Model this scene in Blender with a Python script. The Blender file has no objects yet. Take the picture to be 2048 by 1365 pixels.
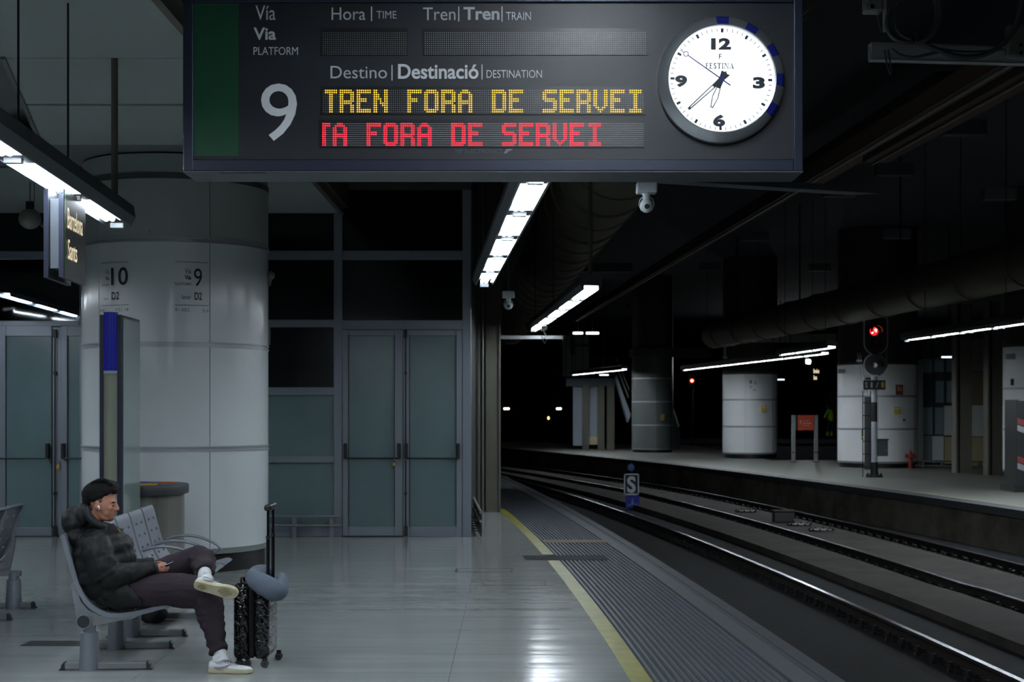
import bpy, bmesh, math, random
from mathutils import Vector, Matrix, noise
random.seed(7)
PI = math.pi
F = 3000.0; H = 1.7; HY = 822.0          # focal length in pixels, eye height, horizon row
sc = bpy.context.scene
col = sc.collection

# ---------------------------------------------------------------- camera, world, exposure
cam_d = bpy.data.cameras.new('camera'); cam = bpy.data.objects.new('camera', cam_d); col.objects.link(cam)
cam.location = (0, 0, H); cam.rotation_euler = (PI/2, 0, 0)
cam_d.sensor_width = 36; cam_d.lens = F/2048*36
cam_d.shift_y = (HY-682.5)/2048
cam_d.clip_end = 400
cam_d.dof.use_dof = True; cam_d.dof.focus_distance = 9.0; cam_d.dof.aperture_fstop = 5.6
sc.camera = cam
w = bpy.data.worlds.new('world'); sc.world = w; w.use_nodes = True
w.node_tree.nodes['Background'].inputs[0].default_value = (.25, .45, .8, 1)
w.node_tree.nodes['Background'].inputs[1].default_value = .0035
sc.view_settings.view_transform = 'Standard'; sc.view_settings.look = 'None'
sc.view_settings.gamma = 1; sc.view_settings.use_curve_mapping = False
sc.view_settings.exposure = 0.0
TUBE = 43.0; TUBE_FAR = 52.0                               # radiance of the fluorescent tubes

# ---------------------------------------------------------------- helpers
ORG = {}
def P(px, py, Y):
    return Vector(((px-1024)/F*Y, Y, H-(py-HY)/F*Y))
def G(px, py, z=0):
    Y = F*(H-z)/(py-HY); return Vector(((px-1024)/F*Y, Y, z))
def lin(r, g, b):
    return tuple(((c/255)/12.92 if c/255 <= .04045 else ((c/255+.055)/1.055)**2.4) for c in (r, g, b))
MATS = {}
def mat(name, color, rough=.5, metal=0.0, emit=0, nscale=0, namp=.0, bump=0, bscale=60, spec=.5, stretch=(1,1,1), coat=0, trans=0):
    if name in MATS: return MATS[name]
    m = bpy.data.materials.new(name); m.use_nodes = True
    nt = m.node_tree; b = nt.nodes['Principled BSDF']
    b.inputs['Base Color'].default_value = (*color, 1)
    b.inputs['Roughness'].default_value = rough; b.inputs['Metallic'].default_value = metal
    b.inputs['Specular IOR Level'].default_value = spec
    b.inputs['Coat Weight'].default_value = coat
    if emit:
        b.inputs['Emission Color'].default_value = (*color, 1); b.inputs['Emission Strength'].default_value = emit
    if nscale or bump:
        tc = nt.nodes.new('ShaderNodeTexCoord'); mp = nt.nodes.new('ShaderNodeMapping')
        mp.inputs['Scale'].default_value = stretch
        nt.links.new(tc.outputs['Object'], mp.inputs['Vector'])
    if nscale:
        n = nt.nodes.new('ShaderNodeTexNoise'); n.inputs['Scale'].default_value = nscale; n.inputs['Detail'].default_value = 6
        n.inputs['Roughness'].default_value = .65
        nt.links.new(mp.outputs[0], n.inputs['Vector'])
        r = nt.nodes.new('ShaderNodeValToRGB')
        r.color_ramp.elements[0].position = .3; r.color_ramp.elements[1].position = .7
        r.color_ramp.elements[0].color = (*[max(0, c*(1-namp)) for c in color], 1)
        r.color_ramp.elements[1].color = (*[min(1, c*(1+namp)) for c in color], 1)
        nt.links.new(n.outputs['Fac'], r.inputs[0]); nt.links.new(r.outputs[0], b.inputs['Base Color'])
        mr = nt.nodes.new('ShaderNodeMapRange')
        mr.inputs['To Min'].default_value = max(.02, rough*.8); mr.inputs['To Max'].default_value = min(1, rough*1.2)
        nt.links.new(n.outputs['Fac'], mr.inputs['Value']); nt.links.new(mr.outputs[0], b.inputs['Roughness'])
    if bump:
        n2 = nt.nodes.new('ShaderNodeTexNoise'); n2.inputs['Scale'].default_value = bscale; n2.inputs['Detail'].default_value = 3
        bp = nt.nodes.new('ShaderNodeBump'); bp.inputs['Strength'].default_value = bump; bp.inputs['Distance'].default_value = .01
        nt.links.new(mp.outputs[0], n2.inputs['Vector']); nt.links.new(n2.outputs['Fac'], bp.inputs['Height'])
        nt.links.new(bp.outputs[0], b.inputs['Normal'])
    MATS[name] = m; return m

class MB:
    def __init__(s): s.v = []; s.f = []; s.mi = []; s.cur = 0
    def add(s, vs, fs):
        o = len(s.v); s.v += [Vector(v) for v in vs]
        for f in fs: s.f.append([i+o for i in f]); s.mi.append(s.cur)
        return s
    def box(s, x0, x1, y0, y1, z0, z1):
        return s.add([(x, y, z) for z in (z0, z1) for y in (y0, y1) for x in (x0, x1)],
            [(0,2,3,1), (4,5,7,6), (0,1,5,4), (2,6,7,3), (0,4,6,2), (1,3,7,5)])
    def obox(s, c, ax, ay, az):            # centre and three half-axis vectors
        c = Vector(c); ax = Vector(ax); ay = Vector(ay); az = Vector(az)
        return s.add([c+ax*i+ay*j+az*k for k in (-1,1) for j in (-1,1) for i in (-1,1)],
            [(0,2,3,1), (4,5,7,6), (0,1,5,4), (2,6,7,3), (0,4,6,2), (1,3,7,5)])
    def cyl(s, p0, p1, r0, r1=None, n=16):
        r1 = r0 if r1 is None else r1
        return s.rings([(p0, r0), (p1, r1)], n)
    def rings(s, pr, n=12, ref=None, cap=True):   # pr: list of (point, r or (ra, rb)); ra along the reference direction
        pts = [Vector(p) for p, r in pr]; N = len(pts); o = len(s.v)
        prev = None
        for i in range(N):
            t = (pts[min(i+1, N-1)]-pts[max(i-1, 0)])
            t = t.normalized() if t.length > 1e-9 else Vector((0, 0, 1))
            if ref is not None: a = Vector(ref)
            elif prev is not None: a = prev
            else: a = Vector((1, 0, 0)) if abs(t.x) < .8 else Vector((0, 1, 0))
            a = (a-t*a.dot(t)).normalized(); bb = t.cross(a); prev = a
            r = pr[i][1]; ra, rb = (r, r) if not isinstance(r, tuple) else r
            for k in range(n):
                th = 2*PI*k/n
                s.v.append(pts[i]+a*(math.cos(th)*ra)+bb*(math.sin(th)*rb))
        for i in range(N-1):
            for k in range(n):
                k2 = (k+1) % n
                s.f.append([o+i*n+k, o+i*n+k2, o+(i+1)*n+k2, o+(i+1)*n+k]); s.mi.append(s.cur)
        if cap:
            s.f.append([o+k for k in range(n)][::-1]); s.mi.append(s.cur)
            s.f.append([o+(N-1)*n+k for k in range(n)]); s.mi.append(s.cur)
        return s
    def ell(s, c, rx, ry, rz, n=16, m=10, rot=None):
        c = Vector(c); o = len(s.v)
        for j in range(1, m):
            ph = PI*j/m
            for k in range(n):
                th = 2*PI*k/n
                v = Vector((rx*math.sin(ph)*math.cos(th), ry*math.sin(ph)*math.sin(th), rz*math.cos(ph)))
                if rot: v = rot @ v
                s.v.append(c+v)
        t = Vector((0, 0, rz)); t = rot @ t if rot else t
        s.v.append(c+t); s.v.append(c-t); T = len(s.v)-2; B = T+1
        for k in range(n):
            k2 = (k+1) % n
            s.f.append([T, o+k, o+k2]); s.f.append([B, o+(m-2)*n+k2, o+(m-2)*n+k]); s.mi += [s.cur]*2
            for j in range(m-2):
                s.f.append([o+j*n+k, o+(j+1)*n+k, o+(j+1)*n+k2, o+j*n+k2]); s.mi.append(s.cur)
        return s
    def prism(s, pts, d):                   # polygon (list of 3-D points) pushed along d
        d = Vector(d); n = len(pts); pts = [Vector(p) for p in pts]
        return s.add(pts+[p+d for p in pts], [list(range(n))[::-1], list(range(n, 2*n))]+[[i, (i+1) % n, n+(i+1) % n, n+i] for i in range(n)])
    def sweep(s, prof, path, closed=True):   # prof [(u,z)], path [(X,Y,Z)] ; u is measured to the right of the path
        n = len(prof); o = len(s.v); N = len(path)
        for i, p in enumerate(path):
            a = Vector(path[max(i-1, 0)]); b = Vector(path[min(i+1, N-1)]); t = (b-a); t.z = 0; t.normalize()
            r = Vector((t.y, -t.x, 0))
            for u, z in prof: s.v.append(Vector(p)+r*u+Vector((0, 0, z)))
        for i in range(N-1):
            for k in range(n if closed else n-1):
                k2 = (k+1) % n
                s.f.append([o+i*n+k, o+(i+1)*n+k, o+(i+1)*n+k2, o+i*n+k2]); s.mi.append(s.cur)
        if closed:
            s.f.append([o+k for k in range(n)]); s.f.append([o+(N-1)*n+k for k in range(n)][::-1]); s.mi += [s.cur]*2
        return s
    def disc(s, c, nrm, r, n=24, r_in=0, a0=0, a1=2*PI):
        c = Vector(c); nrm = Vector(nrm).normalized()
        a = Vector((1, 0, 0)) if abs(nrm.x) < .8 else Vector((0, 0, 1)); a = (a-nrm*a.dot(nrm)).normalized(); b = nrm.cross(a)
        o = len(s.v); full = abs(a1-a0-2*PI) < 1e-6; m = n if full else n+1
        for k in range(m):
            th = a0+(a1-a0)*k/n; d = a*math.cos(th)+b*math.sin(th)
            s.v.append(c+d*r)
            if r_in: s.v.append(c+d*r_in)
        if r_in:
            for k in range(n):
                k2 = (k+1) % m; s.f.append([o+2*k, o+2*k2, o+2*k2+1, o+2*k+1]); s.mi.append(s.cur)
        else:
            s.f.append([o+k for k in range(m)]); s.mi.append(s.cur)
        return s
    def build(s, name, m, parent=None, smooth=False, bevel=0, remesh=0, smoothit=0, sub=0, fix=True, solid=0, disp=None):
        org = ORG.get(parent.name, Vector((0, 0, 0))) if parent else Vector((0, 0, 0))
        me = bpy.data.meshes.new(name)
        me.from_pydata([tuple(v-org) for v in s.v], [], s.f)
        ms = m if isinstance(m, (list, tuple)) else [m]
        for q in ms: me.materials.append(q)
        if len(ms) > 1: me.polygons.foreach_set('material_index', s.mi)
        if fix:
            bm = bmesh.new(); bm.from_mesh(me); bmesh.ops.recalc_face_normals(bm, faces=bm.faces); bm.to_mesh(me); bm.free()
        o = bpy.data.objects.new(name, me); col.objects.link(o)
        if remesh or bevel or smoothit or sub or solid:
            if remesh:
                md = o.modifiers.new('r', 'REMESH'); md.mode = 'VOXEL'; md.voxel_size = remesh; md.use_smooth_shade = True
            if smoothit:
                md = o.modifiers.new('s', 'SMOOTH'); md.iterations = smoothit; md.factor = .5
            if solid:
                md = o.modifiers.new('so', 'SOLIDIFY'); md.thickness = solid; md.offset = 0
            if bevel:
                md = o.modifiers.new('b', 'BEVEL'); md.width = bevel; md.segments = 2; md.limit_method = 'ANGLE'
            if sub:
                md = o.modifiers.new('u', 'SUBSURF'); md.levels = sub; md.render_levels = sub
            bpy.context.view_layer.update()
            dg = bpy.context.evaluated_depsgraph_get()
            nm = bpy.data.meshes.new_from_object(o.evaluated_get(dg)); o.modifiers.clear(); o.data = nm; bpy.data.meshes.remove(me)
            me = nm; me.name = name
        if disp:
            for v in me.vertices: v.co = disp(v.co+org)-org
        if smooth: me.shade_smooth() if hasattr(me, 'shade_smooth') else [setattr(p, 'use_smooth', True) for p in me.polygons]
        if smooth and smooth != 1:
            try: me.set_sharp_from_angle(angle=smooth)
            except Exception: pass
        if parent: o.parent = parent
        ORG[o.name] = org
        return o
SM = .7                                     # smooth shading with creases above this angle
def tag(o, label=None, cat=None, group=None, kind=None):
    if label: o['label'] = label
    if cat: o['category'] = cat
    if group: o['group'] = group
    if kind: o['kind'] = kind
    return o
def thing(name, loc, label, cat, group=None, rz=0):
    o = bpy.data.objects.new(name, None); col.objects.link(o); o.location = loc; o.rotation_euler = (0, 0, rz)
    o.empty_display_size = .1
    ORG[o.name] = Vector(loc); return tag(o, label, cat, group)
def struct(o): o['kind'] = 'structure'; return o
def copy_tree(o, kids, parent=None):
    c = o.copy(); col.objects.link(c); c.parent = parent; ORG[c.name] = ORG.get(o.name, Vector((0,0,0)))
    for ch in kids.get(o.name, []): copy_tree(ch, kids, c)
    return c
def kidmap():
    d = {}
    for o in bpy.data.objects:
        if o.parent: d.setdefault(o.parent.name, []).append(o)
    return d
def shared(name, proto, loc, parent, rz=0, label=None):    # another piece with the same mesh
    o = bpy.data.objects.new(name, proto.data); col.objects.link(o); o.parent = parent
    o.location = Vector(loc)-ORG[parent.name]; o.rotation_euler = (0, 0, rz)
    if label: o['label'] = label
    return o

TXT = {}
def textmesh(body, bold=0):
    k = (body, bold)
    if k in TXT: return TXT[k]
    cu = bpy.data.curves.new('t', 'FONT'); cu.body = body; cu.size = 1; cu.offset = bold; cu.resolution_u = 4
    ob = bpy.data.objects.new('t', cu); col.objects.link(ob); bpy.context.view_layer.update()
    dg = bpy.context.evaluated_depsgraph_get()
    me = bpy.data.meshes.new_from_object(ob.evaluated_get(dg))
    vs = [v.co.copy() for v in me.vertices]; fs = [list(p.vertices) for p in me.polygons]
    bpy.data.objects.remove(ob); bpy.data.curves.remove(cu); bpy.data.meshes.remove(me)
    x0 = min(v.x for v in vs); x1 = max(v.x for v in vs); y0 = min(v.y for v in vs); y1 = max(v.y for v in vs)
    TXT[k] = ([((v.x-x0)/(x1-x0), (v.y-y0)/(y1-y0)) for v in vs], fs); return TXT[k]
def text_map(mb, body, fn, bold=0):         # fn(u, v) -> point; u to the right, v up
    vs, fs = textmesh(body, bold); mb.add([fn(u, v) for u, v in vs], fs); return mb
def text_px(mb, body, x0, x1, y0, y1, Y, bold=0, flip=False):
    A = P(x0, y1, Y); B = P(x1, y0, Y)
    return text_map(mb, body, lambda u, v: Vector((A.x+(B.x-A.x)*u, Y, A.z+(B.z-A.z)*v)), bold)
def pxbox(mb, x0, x1, y0, y1, Y, d):        # a box whose front stands at depth Y
    A = P(x0, y1, Y); B = P(x1, y0, Y); return mb.box(A.x, B.x, Y, Y+d, A.z, B.z)
def spline(pts, n):                          # Catmull-Rom through tuples
    out = []; N = len(pts)
    for i in range(N-1):
        p0 = pts[max(i-1, 0)]; p1 = pts[i]; p2 = pts[i+1]; p3 = pts[min(i+2, N-1)]
        for k in range(n):
            t = k/n
            out.append(tuple(.5*((2*b)+(-a+c)*t+(2*a-5*b+4*c-d)*t*t+(-a+3*b-3*c+d)*t**3) for a, b, c, d in zip(p0, p1, p2, p3)))
    out.append(tuple(pts[-1])); return out

# track and platform curves, X as a function of the distance Y
def edge(Y): return 2.416-.0278*Y-.00103*Y*Y
def yl(Y): return .9246+.00148*Y-.00177*Y*Y if Y < 26 else edge(Y)-1.27
def far(Y): return 10.05+.00384*Y-.00232*Y*Y
def r1(Y): return 4.7768-.0098*Y-.0016*Y*Y
def r3(Y): return far(Y)-max(.55, 1.27-.035*(Y-22.5)) if Y > 20 else 8.6755-.0068*Y-.0016*Y*Y
def r2(Y): return r3(Y)-1.78
def step(Y): return r1(Y)+.43*(r2(Y)-r1(Y))
def rng(a, b, n): return [a+(b-a)*i/n for i in range(n+1)]
# ---------------------------------------------------------------- materials
M_floor = mat('terrazzo', lin(150,155,153), .145, nscale=1.3, namp=.14, bump=.4, bscale=1.5, stretch=(.3, 2.6, 1), spec=.62)
M_platform = mat('platform_concrete', lin(66,69,73), .55, nscale=3, namp=.2, bump=.2, bscale=40)
M_rib = mat('ribbed_rubber', lin(60,65,73), .5, nscale=5, namp=.18)
M_ribbase = mat('ribbed_base', lin(40,44,50), .8, nscale=6, namp=.2)
M_coping = mat('coping', lin(52,55,61), .6, nscale=4, namp=.18)
M_copline = mat('coping_dark', lin(48,52,58), .6)
M_yellow = mat('yellow_paint', lin(116,113,28), .45, nscale=4, namp=.5)
M_orange = mat('orange_paint', lin(78,60,32), .6, nscale=9, namp=.5)
M_trackbed = mat('track_slab', lin(23,24,26), .95, nscale=1.7, namp=.5, bump=.4, bscale=12, spec=.15)
M_bedwarm = mat('track_shoulder', lin(50,47,43), .95, nscale=1.9, namp=.6, bump=.5, bscale=10, spec=.15)
M_pitwall = mat('pit_wall', lin(50,51,50), .9, nscale=1.2, namp=.45, bump=.2, bscale=8)
M_rail = mat('rail_rust', lin(38,32,29), .6, metal=.5, nscale=8, namp=.3)
M_railtop = mat('rail_top', lin(150,150,160), .22, metal=1)
M_fast = mat('fastener_iron', lin(34,33,33), .6, metal=.4)
M_dark = mat('dark_void', lin(30,32,36), .9)
M_ceil = mat('ceiling_board', lin(150,158,156), .8, nscale=.8, namp=.06)
M_ceild = mat('ceiling_recess', lin(112,118,120), .8)
M_hall = mat('hall_ceiling', lin(50,56,66), .9)
M_alu = mat('grey_aluminium', lin(126,133,144), .42, metal=.35)
M_alud = mat('dark_aluminium', lin(70,76,84), .5, metal=.3)
M_frost = mat('frosted_glass', lin(98,120,124), .22, nscale=.7, namp=.1, spec=.6)
M_blackgl = mat('black_glass', lin(10,13,17), .12, spec=.5)
M_black = mat('black_plastic', lin(16,17,20), .45)
M_steel = mat('brushed_steel', lin(140,142,140), .35, metal=.45)
M_colwhite = mat('enamel_white', lin(205,212,216), .2, nscale=.7, namp=.04, spec=.6)
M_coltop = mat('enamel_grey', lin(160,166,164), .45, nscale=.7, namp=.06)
M_unlitbrown = mat('unlit_brown', lin(58,56,52), .7)  # unlit tone of the far upper shafts put into the colour
M_band = mat('steel_band', lin(172,177,184), .3, metal=.3)
M_plinth = mat('plinth_stone', lin(70,75,76), .5, nscale=5, namp=.2)
M_plinthtop = mat('plinth_edge', lin(120,126,124), .4)
M_pillar = mat('painted_steel_pillar', lin(92,91,80), .55, nscale=2, namp=.08)

# ---------------------------------------------------------------- near platform floor
ys = rng(-6, 22, 28)+rng(24, 70, 23)
def strip(f0, f1, z0, z1, yy):
    mb = MB()
    vs = []; n = len(yy)
    for Y in yy: vs += [(f0(Y), Y, z0), (f1(Y), Y, z0), (f1(Y), Y, z1), (f0(Y), Y, z1)]
    fs = []
    for i in range(n-1):
        for k in range(4): fs.append([4*i+k, 4*i+(k+1) % 4, 4*i+4+(k+1) % 4, 4*i+4+k])
    fs += [[0,1,2,3], [4*n-1, 4*n-2, 4*n-3, 4*n-4]]
    mb.add(vs, fs); return mb
fl = struct(strip(lambda Y: -16, lambda Y: yl(Y)+.02, -.35, -.02, ys).build('floor', M_dark))
# stone slabs, each a piece of its own
X0s = rng(-12.4, 1.6, 7); Ys0 = [-4, 0, 3.2, 6.2, 8.9, 11.4, 14.7, 16.7, 19.6, 22.6, 26, 30, 36, 44, 56]
for i in range(len(X0s)-1):
    for j in range(len(Ys0)-1):
        a, b = X0s[i]+.0012, X0s[i+1]-.0012; c, d = Ys0[j]+.002, Ys0[j+1]-.002
        yy = rng(c, d, 5)
        if a > yl(c)-.02: continue
        mb = MB(); vs = []; 
        for Y in yy:
            A = min(a, yl(Y)-.004); B = min(b, yl(Y)-.004)
            vs += [(A, Y, -.02), (B, Y, -.02), (B, Y, 0), (A, Y, 0)]
        fs = []
        for q in range(5):
            for k in range(4): fs.append([4*q+k, 4*q+(k+1) % 4, 4*q+4+(k+1) % 4, 4*q+4+k])
        fs += [[0,1,2,3], [23,22,21,20]]
        mb.add(vs, fs).build('floor_slab', M_floor, fl)
yy2 = rng(-4, 22, 40)+rng(24, 66, 22)
base = strip(lambda Y: yl(Y)+.02, lambda Y: edge(Y)-.0, -.35, -.012, yy2).build('platform_edge_base', M_ribbase, fl)
NR = 17
def lerpx(t): return lambda Y: yl(Y)+.11+(edge(Y)-yl(Y)-.11)*t
for k in range(NR):
    t0 = k*.043+.004; t1 = t0+.03
    mb = MB(); vs = []; n = len(yy2)
    for Y in yy2:
        a = lerpx(t0)(Y); b = lerpx(t1)(Y); e = (b-a)*.22
        vs += [(a, Y, -.012), (b, Y, -.012), (b-e, Y, 0), (a+e, Y, 0)]
    fs = []
    for i in range(n-1):
        for q in range(4): fs.append([4*i+q, 4*i+(q+1) % 4, 4*i+4+(q+1) % 4, 4*i+4+q])
    mb.add(vs, fs).build('ridge', M_rib, fl)
strip(lerpx(.745), lerpx(.88), -.012, .0, yy2).build('smooth_strip', M_platform, fl)
strip(lerpx(.886), lerpx(.925), -.012, -.003, yy2).build('coping_groove', M_copline, fl)
strip(lerpx(.928), lambda Y: edge(Y)+.03, -.06, .0, yy2).build('coping', M_coping, fl)
# yellow line in two runs with the dark gap
for a, b in ((-4, 17.0), (17.7, 26)):
    o = strip(lambda Y: yl(Y)-.035, lambda Y: yl(Y)+.1, -.012, .002, rng(a, b, 24)).build('yellow_line', M_yellow)
    tag(o, 'worn yellow safety line beside the ribbed strip, '+('long run nearest the camera' if a < 0 else 'short run leading up to the steel pillar'), 'safety line', 'yellow safety line')
o = strip(lerpx(.02), lerpx(.75), .0, .002, rng(19.3, 19.75, 4)).build('painted_mark', M_orange); tag(o, 'faded orange band painted across the ribbed strip', 'painted mark')
o = strip(lambda Y: yl(Y)-.28, lerpx(.5), .0, .002, rng(17.05, 17.6, 4)).build('floor_patch', mat('patch', lin(36,39,43), .85, spec=.2, nscale=6, namp=.3)); tag(o, 'dark grey patch across the yellow line and ribbed strip', 'floor patch')
struct(strip(lambda Y: edge(Y)-.35, lambda Y: edge(Y)-.1, -1.1, -.02, yy2).build('wall_platform_near', M_pitwall))
# floor covers set into the slabs
M_seam = mat('seam', lin(40,42,44), .6)
for (a, b, c, d), lb in (((910,1025,1138,1145), 'thin rectangular cover outline in the floor, the farther of two'), ((963,1092,1163,1172), 'thin rectangular cover outline in the floor, the nearer of two')):
    p = G(a, d); q = G(b, d); r = G(b, c)
    mb = MB(); x0, x1, y0, y1 = p.x, q.x, p.y, r.y; e = .018
    mb.box(x0, x1, y0, y0+e, 0, .0025).box(x0, x1, y1-e, y1, 0, .0025).box(x0, x0+e, y0, y1, 0, .0025).box(x1-e, x1, y0, y1, 0, .0025)
    t = thing('floor_cover', (x0, y0, 0), lb, 'floor cover')
    mb.build('cover_frame', M_seam, t)
    MB().box(x0+e, x1-e, y0+e, y1-e, 0, .0012).build('cover_plate', M_floor, t)
o = MB().box(-.93-2.62, -2.98, 10.83, 11.05, 0, .004).build('shadow_strip', mat('shadow_strip_grey', lin(60,62,64), .5)); tag(o, 'dark strip standing in for the foot bar shadow, left of the bench legs', 'shadow strip')  # dark strip laid on the floor as the foot bar's shadow

# ---------------------------------------------------------------- track bed, rails
yt = rng(4, 40, 48)+rng(42, 110, 34)
bed = strip(lambda Y: edge(Y)-.1, lambda Y: step(Y), -1.1, -.79, yt).build('floor_track_near', M_trackbed); struct(bed)
sh = strip(lambda Y: step(Y), lambda Y: r2(Y)-.3, -1.1, -.68, yt).build('floor_track_shoulder', M_bedwarm); struct(sh)
b2 = strip(lambda Y: r2(Y)-.3, lambda Y: far(Y)+.2, -1.1, -.79, yt).build('floor_track_far', M_trackbed); struct(b2)
b3 = strip(lambda Y: r2(Y)+.28, lambda Y: r3(Y)-.3, -.79, -.72, yt).build('track_slab_inner', M_bedwarm, b2)
def rail_prof():
    return [(-.07,0), (.07,0), (.07,.012), (.012,.03), (.01,.12), (.035,.135), (.035,.165), (-.035,.165), (-.035,.135), (-.01,.12), (-.012,.03), (-.07,.012)]
fb = MB(); FS = 1.3; fb.box(-.09, .09, -.08, .08, 0, .022); fb.box(-.085, -.045, -.045, .045, .022, .055); fb.box(.045, .085, -.045, .045, .022, .055)
fb.cyl((-.1,0,.022), (-.1,0,.075), .016, n=6); fb.cyl((.1,0,.022), (.1,0,.075), .016, n=6)
fb.box(-.125, -.075, -.03, .03, 0, .03); fb.box(.075, .125, -.03, .03, 0, .03)
fproto = None
for nm, fn, lb, y0, nf in (('a', r1, 'shiny rail nearest the camera, beyond the near track slab', 8, 90), ('b', r2, 'middle rail along the edge of the raised concrete shoulder', 12, 75),
                       ('c', r3, 'farthest rail, close under the far platform wall', 15, 75), ('d', lambda Y: r1(Y)-1.67, 'dark rail hidden close under the near platform edge', 8, 0)):
    t = thing('rail', (fn(20), 20, -.79), lb, 'rail')
    yy = rng(y0, 46, 50)+rng(48, 100, 26)
    MB().sweep(rail_prof(), [(fn(Y), Y, -.785) for Y in yy]).build('rail_body', M_rail, t)
    MB().sweep([(-.03,.1652), (.03,.1652), (.03,.1662), (-.03,.1662)], [(fn(Y), Y, -.785) for Y in yy]).build('running_surface', M_railtop, t)
    for k in range(nf):
        Y = y0+1+k*.48
        if fproto is None:
            fb.v = [v*FS for v in fb.v]; fproto = fb.build('fastener', M_fast); fproto.parent = t; fproto.location = Vector((fn(Y), Y, -.79))-ORG[t.name]; ORG[fproto.name] = ORG[t.name]
        else: shared('fastener', fproto, (fn(Y), Y, -.79), t)
# cross joints and drains in the slab
for (xa, xb, y), lb in (((1432,1575,1196), 'dark cross joint in the slab between near platform and rail'),):
    p = G(xa, y, -.79); q = G(xb, y, -.79)
    o = MB().box(p.x, q.x, p.y-.02, p.y+.02, -.79, -.786).build('slab_joint', M_dark); tag(o, lb, 'slab joint')
for px, py, lb in ((1492,1025,'round dark drain cover between the far rails, farthest of three'), (1599,1052,'round dark drain cover between the far rails, middle of three'), (1643,1063,'round dark drain cover between the far rails, nearest of three')):
    p = G(px, py, -.72)
    mb = MB().cyl(p, p+Vector((0,0,.035)), .26, .25, 20)
    t = thing('drain_cover', p, lb, 'drain cover'); mb.build('cover_disc', M_fast, t, smooth=SM)
    mb = MB()
    for k in range(10):
        a = 2*PI*k/10; c = p+Vector((math.cos(a)*.24, math.sin(a)*.24, .03)); mb.cyl(c, c+Vector((0,0,.03)), .02, n=6)
    mb.build('bolts', M_rail, t)
p = G(1569, 1045, -.72); t = thing('track_box', p, 'grey concrete box between the far rails', 'box')
MB().box(p.x-.22, p.x+.22, p.y, p.y+.3, -.72, -.5).build('box_body', M_pitwall, t, bevel=.015); MB().box(p.x-.24, p.x+.24, p.y-.02, p.y+.32, -.5, -.47).build('lid', M_bedwarm, t)
# block at shoulder joint
p = P(1665, 1145, 22.6)

# ---------------------------------------------------------------- far platform
yf = rng(14, 60, 46)+rng(62, 100, 19)
M_farfl = mat('far_platform_concrete', lin(98,99,93), .5, nscale=2, namp=.12)
fp = strip(lambda Y: far(Y)+.45, lambda Y: (9.6 if Y > 51.4 else 26), -.3, 0, yf[:0]+rng(14, 51.4, 36)).build('floor_far', M_farfl); struct(fp)
struct(strip(lambda Y: far(Y)+.45, lambda Y: 8.9 if Y < 75 else max(far(Y)+6, 2), -.3, 0, rng(51.4, 82, 26)).build('floor_far_end', M_farfl))
struct(strip(lambda Y: far(Y)+.12, lambda Y: far(Y)+.5, -1.1, -.02, yf).build('wall_platform_far', mat('pit_wall_far', lin(112,108,100), .9, nscale=.9, namp=.6, bump=.3, bscale=6, spec=.2)))
strip(lambda Y: far(Y)+.02, lambda Y: far(Y)+.24, -.14, .0, yf).build('coping', M_coping, fp)
strip(lambda Y: far(Y)+.25, lambda Y: far(Y)+.45, -.14, .0, yf).build('edge_strip', M_copline, fp)
o = strip(lambda Y: far(Y)+.5, lambda Y: far(Y)+.58, .0, .003, rng(14, 60, 40)).build('painted_line', mat('dull_line', lin(130,125,90), .6, nscale=4, namp=.3)); tag(o, 'faint pale line along the edge of the far platform', 'safety line')
# third platform far beyond
fp3 = MB().box(9, 40, 87, 130, -1.1, .0).build('floor_beyond', M_platform); struct(fp3)
MB().box(9, 40, 86.9, 87.3, -.2, .01).build('coping', M_coping, fp3)
struct(MB().box(8, 45, 51.4, 87, -1.3, -1.1).build('floor_pit_beyond', M_dark))
# ---------------------------------------------------------------- the dark hall round everything
struct(MB().box(-30, 45, -12, 140, 7.2, 7.4).build('ceiling', M_hall))
struct(MB().box(-30, 45, 139, 140, -1.5, 7.4).build('wall_back', M_dark))
struct(MB().box(44, 45, -12, 140, -1.5, 7.4).build('wall_right', M_dark))
struct(MB().box(-17, -16, -12, 140, -1.5, 7.4).build('wall_left', M_hall))
struct(MB().box(-30, 45, -13, -12, -1.5, 7.4).build('wall_front', M_hall))
struct(MB().box(-30, 45, -12, 140, -1.5, -1.3).build('floor_base', M_dark))

# ceiling boards above the left side (z 4.37), with the diagonal opening at the left
ZC = 4.37
cl = MB().box(-16, -2.3, -8, 20.3, ZC+.32, ZC+.4).build('ceiling_left', M_ceild); struct(cl)
def board(y0, y1, x0a, x0b, x1, z=ZC, m=M_ceil):     # left side runs from x0a (near) to x0b (far)
    MB().prism([(x0a, y0, z), (x1, y0, z), (x1, y1, z), (x0b, y1, z)], (0, 0, .05)).build('ceiling_board', m, cl)
xe = -2.3
def dl(Y): return -3.86-(Y-11.33)*.236
XJ = [-6, -4.7, -3.4, xe]
for y0, y1 in ((-8, -5), (-5, -2), (-2, 1), (1, 4), (4, 7.7), (7.7, 9.6), (9.6, 11.35)):
    board(y0+.006, y1-.006, -16, -16, xe)
for y0, y1 in ((11.36, 13.045), (13.125, 15.05)):
    board(y0, y1, dl(y0), dl(y1), xe)
board(15.06, 16.5, -16, -16, xe, ZC+.02, M_ceild)
MB().box(-16, xe, 15.05, 15.09, ZC, ZC+.1).box(-16, xe, 16.49, 16.52, ZC, ZC+.1).build('recess_lip', M_ceild, cl)
board(16.51, 20.24, -16, -16, xe)
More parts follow.
